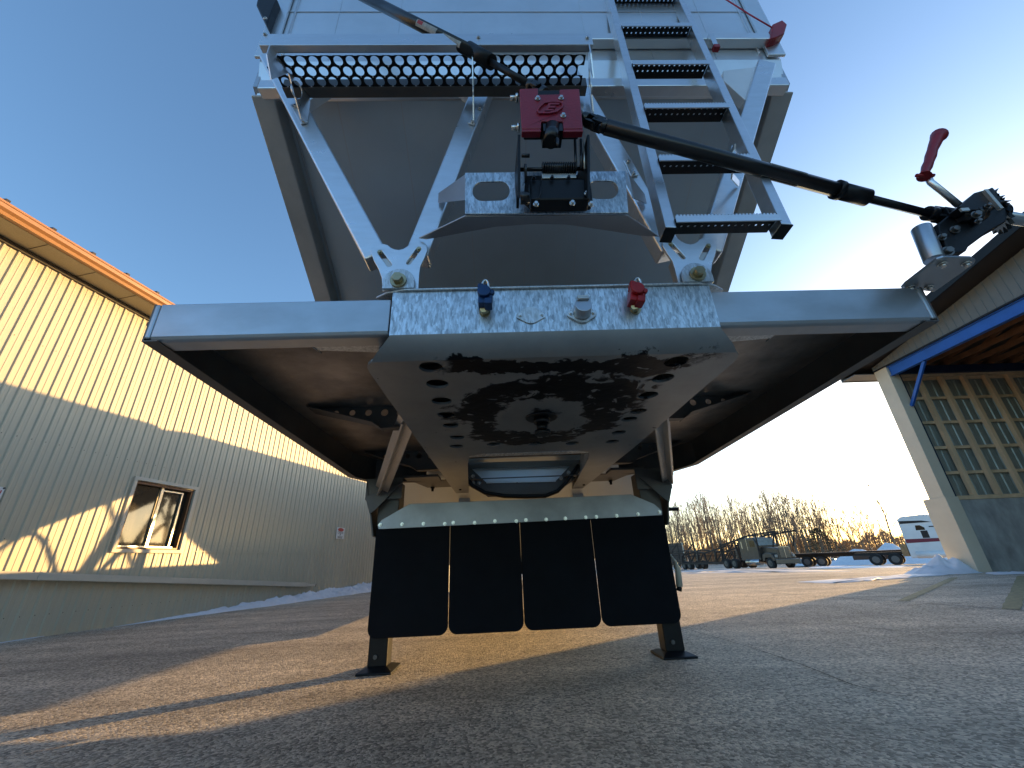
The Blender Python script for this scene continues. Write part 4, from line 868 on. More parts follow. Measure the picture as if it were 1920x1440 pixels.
# ---- walkway step
mb = MB()
WYf = .93
zf_t, zf_b = P(700, 63, Y=WYf).z, P(700, 84, Y=WYf).z
x0_, x1_ = P(490, 72, Y=WYf).x, P(1111, 75, Y=WYf).x
mb.bb(x0_, x1_, WYf, WYf+.004, zf_b, zf_t); mb.bb(x0_, x1_, WYf+.004, WYf+.028, zf_b, zf_b+.004); mb.build('walkway_rail', 'alu', tr, .001)
wk_z = zf_b-.012; y_a, y_b = WYf+.03, 1.085
mb = MB(); px_ = .048; rows_ = 3; py = (y_b-y_a-.012)/rows_
def holed_cell(mb, cx_, cy_, w_, h_, r, z, th, n=16):
    sq = []; ci = []
    for i in range(n):
        a = 2*math.pi*i/n+math.pi/n; ca, sa = math.cos(a), math.sin(a); k = min(w_/2/abs(ca) if abs(ca) > 1e-6 else 9, h_/2/abs(sa) if abs(sa) > 1e-6 else 9)
        sq.append((cx_+ca*k, cy_+sa*k)); ci.append((cx_+ca*r, cy_+sa*r))
    # add exact corners
    vs = [(x, y, z) for x, y in sq]+[(x, y, z) for x, y in ci]+[(x, y, z+th) for x, y in sq]+[(x, y, z+th) for x, y in ci]
    fs = []
    for i in range(n):
        j = (i+1) % n; fs += [[i, j, n+j, n+i], [2*n+j, 2*n+i, 3*n+i, 3*n+j], [n+i, n+j, 3*n+j, 3*n+i]]
    mb.add(vs, fs)
    for sx_ in (-1, 1):
        for sy_ in (-1, 1):   # corner fill
            c_ = (cx_+sx_*w_/2, cy_+sy_*h_/2); near = sorted(range(n), key=lambda i: (sq[i][0]-c_[0])**2+(sq[i][1]-c_[1])**2)[:2]
            p_, q_ = sq[near[0]], sq[near[1]]; mb.add([(c_[0], c_[1], z), (*p_, z), (*q_, z)], [[0, 1, 2]])
for r_i in range(3):
    x = x0_+.02-(px_/2 if r_i % 2 else 0); cy_ = y_a+py*(r_i+.5)
    while x+px_ < x1_-.005:
        holed_cell(mb, x+px_/2, cy_, px_, py, .0178, wk_z, .003); x += px_
mb.build('tread_grating', 'black', tr)
mb = MB(); x = x0_+.02
while x < x1_-.03:
    for r_i in range(3):
        mb.tube((x+(px_/2 if r_i % 2 == 0 else 0)+.0, y_a+py*(r_i+1.0), wk_z-.0005), (x+(px_/2 if r_i % 2 == 0 else 0), y_a+py*(r_i+1.0), wk_z-.0022), .0028, n=8)
    x += px_
mb.build('grip_dimples', 'white_pt', tr)
mb = MB(); mb.bb(x0_+.02, x1_, y_b-.012, y_b+.006, wk_z-.006, wk_z+.05); mb.bb(x0_+.02, x1_, y_b+.006, y_b+.03, wk_z-.006, wk_z-.002); mb.build('walkway_channel', 'skirt_in', tr, .001)
# end brackets with D-shaped cut-outs, bolted to the braces
for (ua, ub, vb, mt_) in ((500, 572, 228, 'alu'), (886, 888, 232, 'alu'), (1108, 1112, 215, 'alu')):
    p = P(ua, 100, Y=WYf); q = P(ub, vb, Y=1.12)
    mb = MB(); L2 = Vector((q.x, q.y))-Vector((p.x, p.y)); ln = L2.length; ux = Vector((L2.x, L2.y, 0)).normalized()
    zt, zb_ = zf_b+.01, q.z; ol = [(0, zt), (ln*.9, zt), (ln, zt-.05), (ln+.01, zb_), (ln-.02, zb_-.01), (ln*.45, zb_+.14), (ln*.2, zt-.16), (0, zt-.07)]
    hl = circ(ln*.68, (zt+zb_)/2+.02, .026, 20, 1, 1.7)
    mb.plate(ol, [hl], .005, (p.x, p.y, 0), ux, (0, 0, 1)); mb.build('walkway_bracket', 'alu', tr, .001)
for (u0, v0, u1, v1) in ((552, 196, 571, 231), (901, 200, 884, 233), (1176, 300, 1190, 330)):
    mb = MB(); mb.beam(P(u0, v0, Y=1.125), P(u1, v1, Y=1.125), .03, .006, (0, -1, 0)); bp_ = mb.build('clamp_plate', 'alu', tr, .001)
    for k in (.12, .88):
        m2 = MB(); m2.hexbolt(P(u0, v0, Y=1.121).lerp(P(u1, v1, Y=1.121), k), (0, -1, 0), .006, .009); m2.build('bolt', 'bolt', bp_)
for u, v in ((497, 64), (897, 70), (1101, 71)):
    m2 = MB(); m2.hexbolt(P(u, v, Y=WYf-.001), (0, -1, 0), .006, .006); m2.build('bolt', 'bolt', tr)
# cross bar with red end cap (tarp stop)
mb = MB(); a = P(900, 63, Y=1.16); b = P(1444, 70, Y=1.16); zc = P(1300, 70, Y=1.16).z
mb.beam((a.x, 1.175, zc), (b.x, 1.175, zc), .045, .055, (0, 0, 1)); mb.build('cross_bar', 'alu_pan', tr, .006)
mb = MB(); mb.pxplate([(1444, 55), (1462, 47), (1471, 55), (1466, 72), (1452, 79), (1440, 82)], [], 1.165, .045); mb.build('bar_end_cap', 'red_plastic', tr, .005)
mb = MB(); p = P(1337, 75, Y=1.14); mb.bb(p.x-.012, p.x+.012, 1.135, 1.15, p.z-.05, p.z+.05); mb.cur = 1; mb.bb(p.x-.014, p.x+.014, 1.13, 1.155, p.z-.075, p.z-.052); mb.build('bar_clip', ['alu', 'red_plastic'], tr, .001)
mb = MB(); mb.path([P(1448, 52, Y=1.10), P(1405, 27, Y=1.10), P(1358, -3, Y=1.12), P(1300, -35, Y=1.13)], .0035, 6); mb.build('tarp_cord', 'pink_rope', tr)
mb = MB(); mb.pxplate([(505, 60), (500, 50), (492, 34), (485, 20), (487, 10), (500, 2), (512, -4), (524, 10), (514, 34)], [], 1.17, .05); th_ = mb.build('tarp_hook', 'black', tr, .006)
mb = MB(); q = P(497, 34, Y=1.135); mb.path([q+Vector((.009*math.cos(i*math.pi/6), 0, .007*math.sin(i*math.pi/6))) for i in range(13)], .0022, 6); mb.build('eyelet', 'bolt', th_)
# ---- ladder
lad = {}
Yb, Yt = .95, 1.19; LW = .386
def lp(u, v): # depth along the ladder
    return Yb+(Yt-Yb)*(445-v)/445
lb0, lt0 = P(1253, 440, Y=Yb), P(1141, 0, Y=Yt); lb1, lt1 = P(1466, 434, Y=Yb), P(1270, 0, Y=Yt)
up_ext = lambda a, b: a+(b-a)*1.25
for a, b in ((lb0, lt0), (lb1, lt1)):
    mb = MB(); mb.beam(a, up_ext(a, b), .034, .052, (0, -1, -.2)); mb.build('ladder_rail', 'alu', tr, .003)
    d = (b-a).normalized(); mb = MB(); mb.beam(a-d*.004, a, .036, .054, (0, -1, -.2)); mb.build('rail_end_cap', 'black', tr)
def lerp_at(a, b, v):   # find point on rail whose image row is v
    lo, hi = 0, 1.3
    for _ in range(40):
        m_ = (lo+hi)/2; p = a+(b-a)*m_; c_ = CR.transposed() @ (p-Vector((0, 0, CAMH))); vv = 720+FPX*c_.y/c_.z
        lo, hi = (m_, hi) if vv > v else (lo, m_)
    return a+(b-a)*lo
for v in (432, 318, 220, 138, 66, 5, -50):
    a = lerp_at(lb0, lt0, v); b = lerp_at(lb1, lt1, v-3); zc = (a.z+b.z)/2; yc = (a.y+b.y)/2; d = (b-a)
    a = a+d.normalized()*.017; b = b-d.normalized()*.017
    mb = MB(); mb.hexa([(a.x, yc-.035, zc), (b.x, yc-.035, zc), (b.x, yc-.031, zc), (a.x, yc-.031, zc)], [(a.x, yc-.035, zc+.024), (b.x, yc-.035, zc+.024), (b.x, yc-.031, zc+.024), (a.x, yc-.031, zc+.024)])
    rg = mb.build('rung', 'alu', tr)
    mb = MB(); n_ = 15; wc = (b.x-a.x)/n_
    for i in range(n_):
        for k, yy in enumerate((yc-.019, yc+.003)):
            holed_cell(mb, a.x+wc*(i+.5), yy, wc-1e-5, .022, .0042, zc+.018, .003, 8)
    mb.bb(a.x, b.x, yc+.0141, yc+.035, zc+.018, zc+.021); mb.build('tread', 'black', rg)
    mb = MB()
    for i in range(n_*2):
        xx = a.x+wc*(i/2+.3); mb.box((xx, yc-.032, zc+.0265), (wc*.28, .006, .005))
    mb.build('serration', 'alu', rg)
for u0, v0, u1, v1 in ((1378, 275, 1362, 300), (1372, 330, 1385, 345)):
    mb = MB(); mb.beam(P(u0, v0, Y=1.0), P(u1, v1, Y=1.12), .02, .005, (1, 0, 0)); mb.build('ladder_bracket', 'alu', tr)
# ---- gladhands, socket, blank cover on the bolster
FYb = 1.11
def gladhand(u, v, matn, tilt, label):
    c = P(u, v, Y=1.07); rot = Matrix.Rotation(R_(tilt), 3, 'Y'); g = MB()
    def T(p): return c+rot@Vector(p)
    g.box(T((0, 0, 0)), (.036, .045, .055), rot); g.tube(T((0, -.012, .012)), T((0, -.036, .012)), .021, n=20); g.box(T((-.012, -.005, .035)), (.018, .03, .028), rot); g.box(T((.014, -.012, -.024)), (.024, .04, .022), rot)
    g.box(T((.021, -.01, .004)), (.012, .03, .03), rot); g.tube(T((.024, -.015, .010)), T((.024, -.03, .010)), .009, n=10)
    o = g.build('gladhand', matn, tr, .003, label=label)
    m2 = MB(); q = [T((.003+.0105*math.cos(a), -.012, .042+.024*math.sin(a))) for a in [math.pi*i/8 for i in range(9)]]; q = [q[0]+Vector((0, 0, -.02))]+q+[q[-1]+Vector((0, 0, -.02))]; m2.path(q, .0045, 8); m2.build('latch_loop', 'bolt', o)
    m2 = MB(); p = P(u+1, v+24, Y=FYb); m2.tube(p, Vector((c.x-.003, 1.075, c.z-.03)), .014, .012, 6); m2.tube(p, p+Vector((0, -.006, 0)), .018, n=16); m2.build('fitting', 'brass_bolt', o)
gladhand(908, 562, 'blue_hand', 2, 'blue air coupling'); gladhand(1190, 557, 'red_hand', 12, 'red air coupling')
def oval(cx_, cz, w_, h_): # diamond-like flange: hull of a large disc and two small end discs
    pts = circ(cx_, cz, h_, 32)+circ(cx_-w_*.5, cz-.002, .011, 16)+circ(cx_+w_*.5, cz-.002, .011, 16)
    pts = sorted(set(pts)); cr2 = lambda o, a, b: (a[0]-o[0])*(b[1]-o[1])-(a[1]-o[1])*(b[0]-o[0])
    lo, up = [], []
    for q in pts:
        while len(lo) > 1 and cr2(lo[-2], lo[-1], q) <= 0: lo.pop()
        lo.append(q)
    for q in reversed(pts):
        while len(up) > 1 and cr2(up[-2], up[-1], q) <= 0: up.pop()
        up.append(q)
    return lo[:-1]+up[:-1]
p = P(995, 592, Y=FYb); mb = MB(); mb.plate(oval(p.x, p.z, .072, .031), [], .004, (0, FYb-.003, 0), (1, 0, 0), (0, 0, 1)); cb = mb.build('blank_cover', 'galv_plain', tr, .001)
for dx in (-.034, .036): m2 = MB(); m2.hexbolt((p.x+dx, FYb-.006, p.z), (0, -1, 0), .0045, .005); m2.build('screw', 'bolt', cb)
p = P(1090, 588, Y=FYb); mb = MB(); mb.plate(oval(p.x, p.z-.004, .074, .034), [], .008, (0, FYb-.005, 0), (1, 0, 0), (0, 0, 1)); so_ = mb.build('socket', 'galv_plain', tr, .001)
mb = MB(); mb.tube((p.x, FYb-.009, p.z), (p.x, FYb-.045, p.z+.004), .030, .026, 28); mb.tube((p.x-.018, FYb-.046, p.z+.026), (p.x+.018, FYb-.046, p.z+.026), .006, n=12); mb.build('socket_lid', 'beam_steel', so_, .001)
mb = MB(); mb.bb(p.x-.018, p.x+.018, FYb-.05, FYb-.02, p.z+.026, p.z+.036); mb.build('lid_hinge', 'steel_pale', so_, .001)
for dx in (-.036, .036): m2 = MB(); m2.hexbolt((p.x+dx, FYb-.009, p.z-.004), (0, -1, 0), .005, .007); m2.build('screw', 'bolt', so_)
mb = MB(); mb.bb(XL, XL+.02, 5.3, 13.6, .12, 1.40); mb.build('lower_side_panel', 'alu_dull', tr)  # added panel, keeps low sun off the wall foot and ground behind
# axles and wheels at the rear, side frame rails between hoppers
for s_ in (-.35, .71):
    mb = MB(); mb.beam((s_, 3.9, 1.15), (s_, 18.5, 1.15), .1, .16, (0, 0, 1)); mb.build('chassis_rail', 'alu_dull', tr)
for x in (XL+.02, XR-.02):
    mb = MB(); mb.beam((x, 7.1, 1.02), (x, 13.9, 1.02), .05, .09, (0, 0, 1)); mb.beam((x, 9.0, 1.02), (x, 10.45, 3.0), .05, .05, (1, 0, 0)); mb.beam((x, 11.8, 1.02), (x, 10.55, 3.0), .05, .05, (1, 0, 0)); mb.beam((x, 9.0, 1.02), (x, 9.45, 2.45), .13, .05, (1, 0, 0)); mb.beam((x, 9.75, 1.02), (x, 9.6, 2.6), .09, .05, (1, 0, 0)); mb.path([(x, 8.2+.1*k, 1.5+.35*math.sin(k*.55)) for k in range(16)], .03, 8); mb.build('side_rail_and_shade_bars', 'alu_dull', tr)  # thick slanted bars and wavy tube added to break up sunlight on the wall
for y in (12.1, 13.3, 17.0, 18.2):
    for x in (XL+.12, XR-.12):
        mb = MB(); mb.tube((x-.14, y, .50), (x+.14, y, .50), .50, n=40); wv_ = mb.build('wheel', 'tyre', tr, .03)
        mb = MB(); sx_ = -1 if x < C else 1; mb.tube((x+sx_*.141, y, .50), (x+sx_*.15, y, .50), .29, n=32); mb.tube((x+sx_*.15, y, .50), (x+sx_*.19, y, .50), .11, n=24); mb.build('rim', 'rim', wv_)

# ------------------------------------------------------------------ far things
def at(u, d):      # ground point seen at column u, horizontal distance d
    r = CR @ Vector((u-960, -(1040-720), -FPX)); a = math.atan2(r.x, r.y); x, y = d*math.sin(a), d*math.cos(a); return x, y, gzs(x, y), a
def wheel_set(mb_parent, x, y, r=.5, w_=.3, rimside=1):
    m2 = MB(); m2.tube((x, y-w_/2, r), (x, y+w_/2, r), r, n=28); wv = m2.build('wheel', 'tyre', mb_parent, .03, local=True)
    for sd_ in (-1, 1):
        m2 = MB(); m2.tube((x, y+sd_*w_/2, r), (x, y+sd_*(w_/2+.01), r), r*.56, n=24); m2.tube((x, y+sd_*(w_/2+.01), r), (x, y+sd_*(w_/2+.05), r), r*.25, n=16); m2.build('rim', 'rim', wv, local=True)
def bar(mb, p, q, w_=.1, h_=.1): mb.beam(p, q, w_, h_, (0, 0, 1) if abs(Vector(q)[2]-Vector(p)[2]) < .8*(Vector(q)-Vector(p)).length else (0, 1, 0))
# car hauler, local +X = forwards
x, y, z, a = at(1424, 52); hd = math.atan2(-.988, .156)
hl_ = thing('car_hauler_truck', 'dark grey long-nosed truck tractor carrying an empty car ramp frame over its cab', 'truck', (x, y, z), hd)
def prism(mb, prof, y0, y1): return mb.hexa([(x, y0, z) for x, z in prof], [(x, y1, z) for x, z in prof])
mb = MB(); prism(mb, [(-1.3, .75), (-1.3, 2.75), (-1.1, 2.9), (1.0, 2.9), (1.45, 2.1), (1.45, .75)], -1.15, 1.15); cab = mb.build('cab', 'truck_grey', hl_, .08, local=True)
mb = MB(); prism(mb, [(1.451, .8), (1.451, 2.0), (3.25, 1.85), (3.35, 1.75), (3.35, .8)], -.75, .75); mb.build('hood', 'truck_grey', hl_, .08, local=True)
mb = MB(); mb.hexa([(1.07, -1.0, 2.80), (1.07, 1.0, 2.80), (1.46, 1.0, 2.12), (1.46, -1.0, 2.12)], [(1.09, -1.0, 2.81), (1.09, 1.0, 2.81), (1.48, 1.0, 2.13), (1.48, -1.0, 2.13)]); mb.build('windscreen', 'panel_green', hl_, local=True)
for s_ in (-1, 1):
    mb = MB(); mb.bb(.35, 1.05, s_*1.152, s_*1.16, 2.05, 2.6); mb.build('side_window', 'window_glass', hl_, local=True)
    mb = MB(); mb.bb(-.9, -.75, s_*1.152, s_*1.165, 1.9, 2.6); mb.bb(-.05, .02, s_*1.152, s_*1.175, 1.7, 2.9); mb.build('side_trim', 'chrome', hl_, local=True)
    mb = MB(); prism(mb, [(1.7, .75), (1.85, 1.3), (2.3, 1.45), (3.0, 1.35), (3.3, .95), (3.3, .7), (3.05, .7), (2.9, 1.0), (2.1, 1.0), (2.0, .7)], s_*.76, s_*1.2); mb.build('mudguard', 'truck_grey', hl_, .03, local=True)
    mb = MB(); mb.tube((-.6, s_*1.05, .62), (1.3, s_*1.05, .62), .3, n=20); mb.build('fuel_tank', 'chrome', hl_, local=True)
    mb = MB(); mb.bb(3.25, 3.36, s_*.82, s_*1.08, 1.0, 1.25); mb.build('headlight', 'sticker', hl_, .03, local=True)
mb = MB(); mb.bb(3.352, 3.40, -.55, .55, .95, 1.9); gr = mb.build('grille', 'grille', hl_, .02, local=True)
mb = MB(); mb.bb(3.40, 3.43, -.03, .03, .95, 1.9); mb.bb(3.40, 3.42, -.58, .58, 1.88, 1.95); mb.build('surround', 'chrome', gr, local=True)
mb = MB(); mb.bb(3.42, 3.62, -1.25, 1.25, .42, .86); mb.build('bumper', 'grille', hl_, .05, local=True)
mb = MB(); mb.bb(-5.8, 3.3, -.4, .4, .62, .85); mb.build('chassis', 'truck_dark', hl_, local=True)
for xx in (2.55,): [wheel_set(hl_, xx, s_*1.0) for s_ in (-1, 1)]
for xx in (-2.6, -3.95): [wheel_set(hl_, xx, s_*.95, w_=.5) for s_ in (-1, 1)]
mb = MB()
for s_ in (-1.12, 1.12):
    bar(mb, (-4.6, s_, 2.3), (.2, s_, 3.08), .12, .16); bar(mb, (.2, s_, 3.08), (2.0, s_, 3.18), .12, .16); bar(mb, (2.0, s_, 3.18), (4.2, s_, 3.28), .12, .14); bar(mb, (4.0, s_, 3.2), (3.4, s_, 1.9), .09, .09)
    bar(mb, (-1.6, s_, .8), (-1.9, s_, 2.9), .14, .14); bar(mb, (1.35, s_, 1.0), (1.5, s_, 3.1), .1, .1); bar(mb, (-4.5, s_, .8), (-4.3, s_, 2.6), .14, .14); bar(mb, (-1.7, s_, 2.8), (-4.2, s_, 1.0), .08, .08); bar(mb, (-3.2, s_, 2.7), (-2.4, s_, .9), .08, .08)
for xx, zz in ((-4.4, 2.35), (-3.2, 2.52), (-2, 2.72), (-.8, 2.93), (.4, 3.08), (1.6, 3.15), (2.8, 3.2), (4.0, 3.26)): bar(mb, (xx, -1.1, zz), (xx, 1.1, zz), .1, .06)
mb.build('ramp_frame', 'truck_dark', hl_, local=True)
# hauler trailer
x, y, z, a = at(1312, 60)
ht = thing('car_hauler_trailer', 'dark tangled two-deck car ramp trailer behind the grey hauler tractor', 'trailer', (x+.8, y+1.5, z), hd-.03)
mb = MB()
for s_ in (-1.2, 1.2):
    bar(mb, (-7, s_, .7), (7, s_, .75), .12, .2); bar(mb, (-6.5, s_, 1.7), (-1.5, s_, 2.3), .1, .14); bar(mb, (-1.5, s_, 2.3), (3, s_, 1.9), .1, .14); bar(mb, (3, s_, 1.9), (7.3, s_, 2.5), .1, .14)
    for k in range(8):
        xx = -6.5+k*1.9; bar(mb, (xx, s_, .7), (xx+.3*(-1)**k, s_, 2.0+.3*math.sin(k*2.1)), .13, .13); bar(mb, (xx, s_, .75), (xx+1.5, s_, 1.9), .07, .07)
    bar(mb, (-6.6, s_, 1.5), (-3.2, s_, 3.2), .1, .14); bar(mb, (-3.2, s_, 3.2), (-3.3, s_, 1.2), .1, .1)
for k in range(18): xx = -6.8+k*.8; bar(mb, (xx, -1.15, .85), (xx, 1.15, .85), .08, .05); bar(mb, (xx, -1.15, 1.75+.25*math.sin(k)), (xx, 1.15, 1.75+.25*math.sin(k)), .1, .05)
mb.build('ramp_frame', 'truck_dark', ht, local=True)
for xx in (-1.2, -2.5): [wheel_set(ht, xx, s_*.95, w_=.5) for s_ in (-1, 1)]
# white tractor + flatbed, +X forwards
x, y, z, a = at(1768, 53); hd2 = -R_(137-90)
wt = thing('sleeper_truck', 'white sleeper tractor unit with a maroon stripe, half hidden by the shed post', 'truck', (x, y, z), hd2)
mb = MB(); prism(mb, [(-2.0, .55), (-2.0, 3.7), (-1.7, 3.95), (-.2, 4.02), (1.3, 3.8), (2.1, 3.3), (2.5, 2.4), (4.2, 2.0), (4.4, 1.6), (4.4, .5)], -1.22, 1.22); mb.build('cab', 'truck_white', wt, .08, local=True)
for s_ in (-1, 1):
    yy0, yy1 = s_*1.222, s_*1.23
    mb = MB(); prism(mb, [(-1.95, 1.75), (3.9, 1.85), (3.0, 2.02), (-1.95, 2.08)], yy0, yy1); mb.build('stripe', 'truck_maroon', wt, local=True)
    mb = MB(); prism(mb, [(-1.9, 3.35), (.2, 3.35), (-.4, 3.52), (-1.9, 3.6)], yy0, yy1); mb.build('stripe', 'truck_dark', wt, local=True)
    mb = MB(); prism(mb, [(-1.0, 2.75), (-.4, 2.75), (-.4, 2.95), (-.65, 3.15), (-.95, 3.15)], yy0, yy1); mb.build('side_window', 'window_glass', wt, local=True)
    mb = MB(); prism(mb, [(1.35, 2.2), (2.15, 2.2), (2.0, 2.75), (1.75, 2.95), (1.35, 2.95)], yy0, yy1); mb.build('side_window', 'window_glass', wt, local=True)
    mb = MB(); mb.bb(-.75, -.3, yy0, yy1, 2.1, 2.7); mb.build('side_vent', 'truck_dark', wt, local=True)
    mb = MB(); prism(mb, [(1.9, 1.05), (2.3, 1.45), (3.6, 1.9), (3.75, 1.84), (2.5, 1.35), (2.1, 1.0)], s_*1.232, s_*1.238); mb.build('swoosh', 'truck_white', wt, local=True)
    mb = MB(); mb.bb(-.1, .5, yy0, yy1, 2.95, 3.03); mb.build('badge', 'truck_dark', wt, local=True)
    mb = MB(); mb.bb(-1.9, 3.0, yy0, s_*1.235, 1.35, 1.40); mb.bb(-1.9, 3.0, yy0, s_*1.235, .85, .88); mb.tube((-1.6, s_*1.15, .8), (2.0, s_*1.15, .8), .28, n=18); mb.build('lower_side_panel', 'truck_white', wt, local=True)
mb = MB(); mb.bb(-6, -2.0, -.45, .45, .85, 1.1); mb.build('chassis', 'truck_dark', wt, local=True)
mb = MB(); mb.bb(-2.5, -2.05, -1.1, 1.1, .7, 1.7); mb.build('deck_box', 'bush_brown', wt, local=True)
for xx in (-3.1, -4.45): [wheel_set(wt, xx, s_*.95, w_=.5) for s_ in (-1, 1)]
[wheel_set(wt, 3.4, s_*1.05) for s_ in (-1, 1)]
x2, y2, z2, a = at(1612, 57)
fbt = thing('flatbed_trailer', 'empty dark flatbed trailer parked between the grey hauler and the white tractor', 'trailer', (x2, y2, z2), hd2+R_(2))
mb = MB(); mb.bb(-5.5, 4.5, -1.2, 1.2, 1.22, 1.34); mb.bb(-5.5, 4.0, -.55, -.35, .9, 1.22); mb.bb(-5.5, 4.0, .35, .55, .9, 1.22); mb.build('deck', 'truck_dark', fbt, local=True)
for s_ in (-1, 1): mb = MB(); mb.bb(-.5, 2.2, s_*1.15, s_*1.2, .55, .95); mb.build('side_box', 'container_brown', fbt, .02, local=True)
for xx in (-3.2, -4.5): [wheel_set(fbt, xx, s_*.95, w_=.5) for s_ in (-1, 1)]
# parked car behind the hauler bumper
x, y, z, a = at(1530, 74); car = thing('parked_car', 'dark parked car mostly hidden between the hauler bumper and the flatbed', 'car', (x, y, z), hd2)
mb = MB(); prism(mb, [(-2.2, .35), (-2.25, .9), (-1.6, 1.02), (-1.1, 1.45), (.4, 1.48), (1.1, 1.0), (2.1, .85), (2.2, .35)], -.88, .88); mb.build('body', 'car_silver', car, .06, local=True)
for s_ in (-1, 1): mb = MB(); prism(mb, [(-1.35, 1.03), (-1.0, 1.36), (.35, 1.39), (.85, 1.03)], s_*.882, s_*.886); mb.build('side_window', 'window_glass', car, local=True)
for xx in (-1.35, 1.35): [wheel_set(car, xx, s_*.8, .33, .2) for s_ in (-1, 1)]
# brown box trailer at left
x, y, z, a = at(1257, 75); bx_ = thing('box_trailer', 'brown box body standing behind the rightmost mud flap', 'container', (x-.5, y, z), -R_(25))
mb = MB(); mb.bb(-2.6, 2.6, -1.2, 1.2, 1.1, 3.9); mb.build('box_body', 'container_brown', bx_, .03, local=True)
for zz in (1.9, 2.7, 3.4): mb = MB(); mb.bb(-2.6, 2.6, -1.215, -1.2, zz, zz+.05); mb.build('box_rail', 'truck_dark', bx_, local=True)
mb = MB(); mb.bb(2.5, 2.62, -1.25, -1.2, 1.0, 3.95); mb.build('corner_strip', 'trim_beige', bx_, local=True)
for xx in (-1.5, 1.2): [wheel_set(bx_, xx, s_*.95, w_=.4) for s_ in (-1, 1)]
# snow heaps behind the flatbed
for k, (u, d, w_, h_, lb) in enumerate(((1655, 72, 7, 2.6, 'blue-shaded ridge of ploughed snow behind the flatbed'), (1610, 76, 4, 1.8, 'smaller heap of ploughed snow left of the long snow ridge'), (1528, 80, 3, 1.2, 'bright snow lump showing behind the parked car'))):
    x, y, z, a = at(u, d); mb = MB(); N1, N2 = 40, 10; vs = []
    for j in range(N2+1):
        for i in range(N1):
            b_ = 1-j/N2; an = 2*math.pi*i/N1; px2 = math.cos(an)*b_*w_; py2 = math.sin(an)*b_*w_*.5; hh = (1-b_**1.6)*h_*(.75+.5*mn.noise(Vector((px2*.5, py2*.5, k*3.)))); vs.append((x+px2*math.cos(a)+py2*math.sin(a), y-px2*math.sin(a)+py2*math.cos(a), z+max(hh, -.05)))
    mb.add(vs, [[j*N1+i, j*N1+(i+1) % N1, (j+1)*N1+(i+1) % N1, (j+1)*N1+i] for j in range(N2) for i in range(N1)], True); tag(mb.build('snow_heap', 'snow'), lb, 'snow heap')
# ------------------------------------------------------------------ trees
def make_tree(seed, H, spread, dens=1.0, lean=0):
    r = random.Random(seed); tk = MB(); cr_ = MB()
    pts = [Vector((0, 0, -.3))]; n_ = 9
    for i in range(1, n_+1): pts.append(Vector((pts[-1].x+r.uniform(-.13, .13)*H/12+lean*.1, pts[-1].y+r.uniform(-.13, .13)*H/12, H*i/n_)))
    rad = [.19*H/13*(1-.93*i/n_)+.012 for i in range(n_+1)]
    tk.path(pts, rad, 6)
    def branch(p, d, ln, rr, dep):
        q = [p]; dd = d.copy(); sg = 3 if dep > 0 else 2
        for i in range(sg): dd = (dd+Vector((r.uniform(-.18, .18), r.uniform(-.18, .18), .12))).normalized(); q.append(q[-1]+dd*ln/sg)
        cr_.path(q, [max(.016, rr*(1-.7*i/sg)) for i in range(sg+1)], 3)
        if dep > 0:
            for k in range(int((4 if dep == 2 else 5)*dens)):
                t = r.uniform(.25, 1)*sg; i = min(int(t), sg-1); pp = q[i].lerp(q[i+1], t-i)
                sd_ = Vector((r.uniform(-1, 1), r.uniform(-1, 1), r.uniform(-.1, .9))).normalized(); branch(pp, (dd*.9+sd_*.8).normalized(), ln*r.uniform(.35, .6), rr*.5, dep-1)
    nb = int(26*dens)
    for k in range(nb):
        f = .22+.76*(k+r.random())/nb; i = min(int(f*n_), n_-1); p = pts[i].lerp(pts[i+1], f*n_-i); an = r.uniform(0, 6.28)
        d = Vector((math.cos(an)*spread, math.sin(an)*spread, .9)).normalized(); branch(p, d, H*(.10+.20*(1-f))*r.uniform(.7, 1.2), .062*(1.25-f), 2)
    return tk, cr_
protos = []
for k, (sd_, Hh, sp) in enumerate(((1, 13, .55), (2, 14.5, .45), (3, 12, .75), (4, 13.5, .6), (5, 10.5, .8))):
    tk, cr_ = make_tree(sd_, Hh, sp, .9 if k < 4 else 1.1); protos.append((tk, cr_, Hh))
def col_desc(u):
    return ('above the ramp trailer' if u < 1375 else 'above the hauler cab' if u < 1500 else 'above the flatbed trailer')
spots = []
u = 1244
while u < 1560:
    spots.append((u+rnd.uniform(-2, 2), rnd.uniform(96, 122))); u += rnd.uniform(3.0, 5.2)
for u in (1563, 1572, 1581, 1590, 1602, 1611, 1622, 1636, 1652, 1668, 1684): spots.append((u, rnd.uniform(100, 125)))
tops = [(1240, 950), (1275, 945), (1310, 940), (1340, 925), (1370, 955), (1395, 935), (1420, 950), (1445, 945), (1465, 932), (1485, 940), (1500, 937), (1520, 945), (1545, 955), (1575, 972), (1600, 990), (1640, 982), (1680, 995)]
def topv(u):
    for (a, b), (c_, d_) in zip(tops[:-1], tops[1:]):
        if a <= u <= c_: return b+(d_-b)*(u-a)/(c_-a)
    return 950
objs0 = {}
spots.sort()
def ordn(n): return str(n)+('th' if 10 < n % 100 < 14 else {1: 'st', 2: 'nd', 3: 'rd'}.get(n % 10, 'th'))
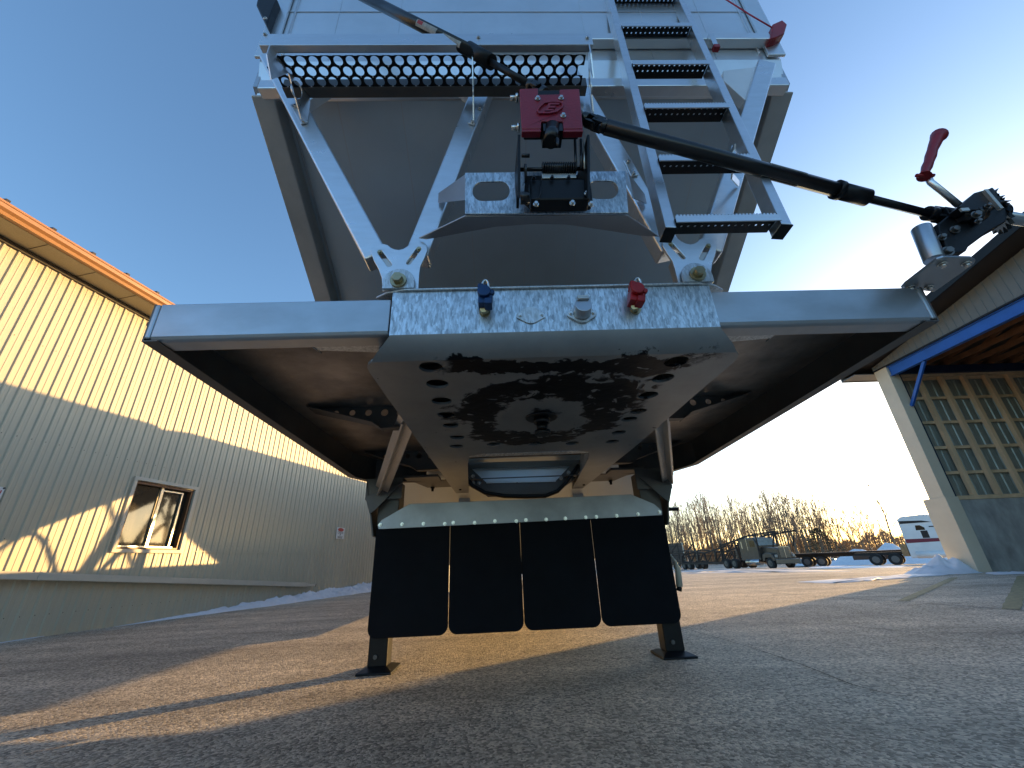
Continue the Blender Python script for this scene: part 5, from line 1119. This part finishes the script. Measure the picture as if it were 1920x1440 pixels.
for i, (u, d) in enumerate(spots):
    k = rnd.choice((0, 1, 3, 0, 1, 2)) if u < 1555 else rnd.choice((2, 4))
    x, y, z, a = at(u, d); p_ = None
    Hw = (1052-topv(u)-rnd.uniform(-4, 18))/765*d*.86 if u < 1555 else (1052-topv(u)-rnd.uniform(-6, 10))/765*d*.95
    pos = 'leftmost' if i == 0 else None
    sz = 'tall' if Hw > 12.2 else 'medium' if Hw > 9.5 else 'short'
    fm = {0: 'straight slim', 1: 'narrow poplar-like', 2: 'wide-forked', 3: 'slim many-twigged', 4: 'low spreading'}[k]
    lab = '%s %s bare tree, %s from the left in the tree line' % (sz, fm, ordn(i+1))
    t_ = thing('bare_tree', lab, 'tree', (x, y, z), rnd.uniform(0, 6.28), 'bare trees along the far edge of the lot')
    t_.scale = (Hw/protos[k][2]*.95,)*2+(Hw/protos[k][2],)
    if k not in objs0:
        tk, cr_, _ = protos[k]; a1 = tk.build('trunk', 'bark', t_, local=True); a2 = cr_.build('crown', 'twig', t_, local=True); objs0[k] = (a1, a2)
    else:
        for o in objs0[k]:
            c_ = o.copy(); col.objects.link(c_); c_.parent = t_
# conifer-like bush and undergrowth
def bush(name, x, y, z, w_, h_, n, matn, lab, cat, cone=True, leaf=.22):
    t_ = thing(name, lab, cat, (x, y, z)); tk = MB(); tk.path([(0, 0, -.3), (0, 0, h_*.5), (.05, 0, h_*.95)], [.14, .08, .02], 6); tk.build('trunk', 'bark', t_, local=True)
    mb = MB(); r = random.Random(int(x*10))
    for i in range(n):
        zz = r.random()**1.1*h_; rr = (w_*(1-zz/h_)**.7 if cone else w_*math.sqrt(max(.05, 1-(zz/h_)**2)))*math.sqrt(r.random())*(1+.25*math.sin(i*.7)); an = r.uniform(0, 6.28)
        c_ = Vector((math.cos(an)*rr, math.sin(an)*rr, zz+.1)); a = Vector((math.cos(an), math.sin(an), r.uniform(-.4, .3)))*leaf*r.uniform(.6, 1.6); b_ = Vector((r.uniform(-1, 1), r.uniform(-1, 1), r.uniform(-.5, .5))).normalized()*leaf*.4
        mb.add([c_, c_+a+b_, c_+a*1.2, c_+a-b_], [[0, 1, 2, 3]])
    mb.build('crown', matn, t_, local=True)
x, y, z, a = at(1546, 88); bush('conifer', x, y, z, 3.4, 5.2, 2600, 'conifer', 'dark brown-green broad conifer behind the left end of the flatbed', 'conifer')
x, y, z, a = at(1602, 92); bush('shrub', x, y, z, 2.4, 3.0, 1400, 'bush_brown', 'low rusty brown shrub left of the snow ridge', 'shrub', False)
# far low brush along the horizon, one mass
mb = MB(); r = random.Random(11)
for i in range(16000):
    u = r.uniform(1225, 1720); d = r.uniform(118, 150) if u > 1540 else r.uniform(104, 135); x, y, z, a = at(u, d)
    h_ = (3.8+.8*math.sin(u*.05)+.5*math.sin(u*.17) if u > 1540 else 3.6+math.sin(u*.08))*(r.random()**.8)
    ln = r.uniform(.5, 1.6); p = Vector((x, y, z+h_)); dx = r.uniform(-.45, .45); mb.add([p, p+Vector((.10, 0, 0)), p+Vector((dx+.05, dx, ln))], [[0, 1, 2]])
o = mb.build('brush', 'bush_brown'); tag(o, 'brown winter brush and undergrowth along the far edge of the lot', 'brush', kind='stuff')
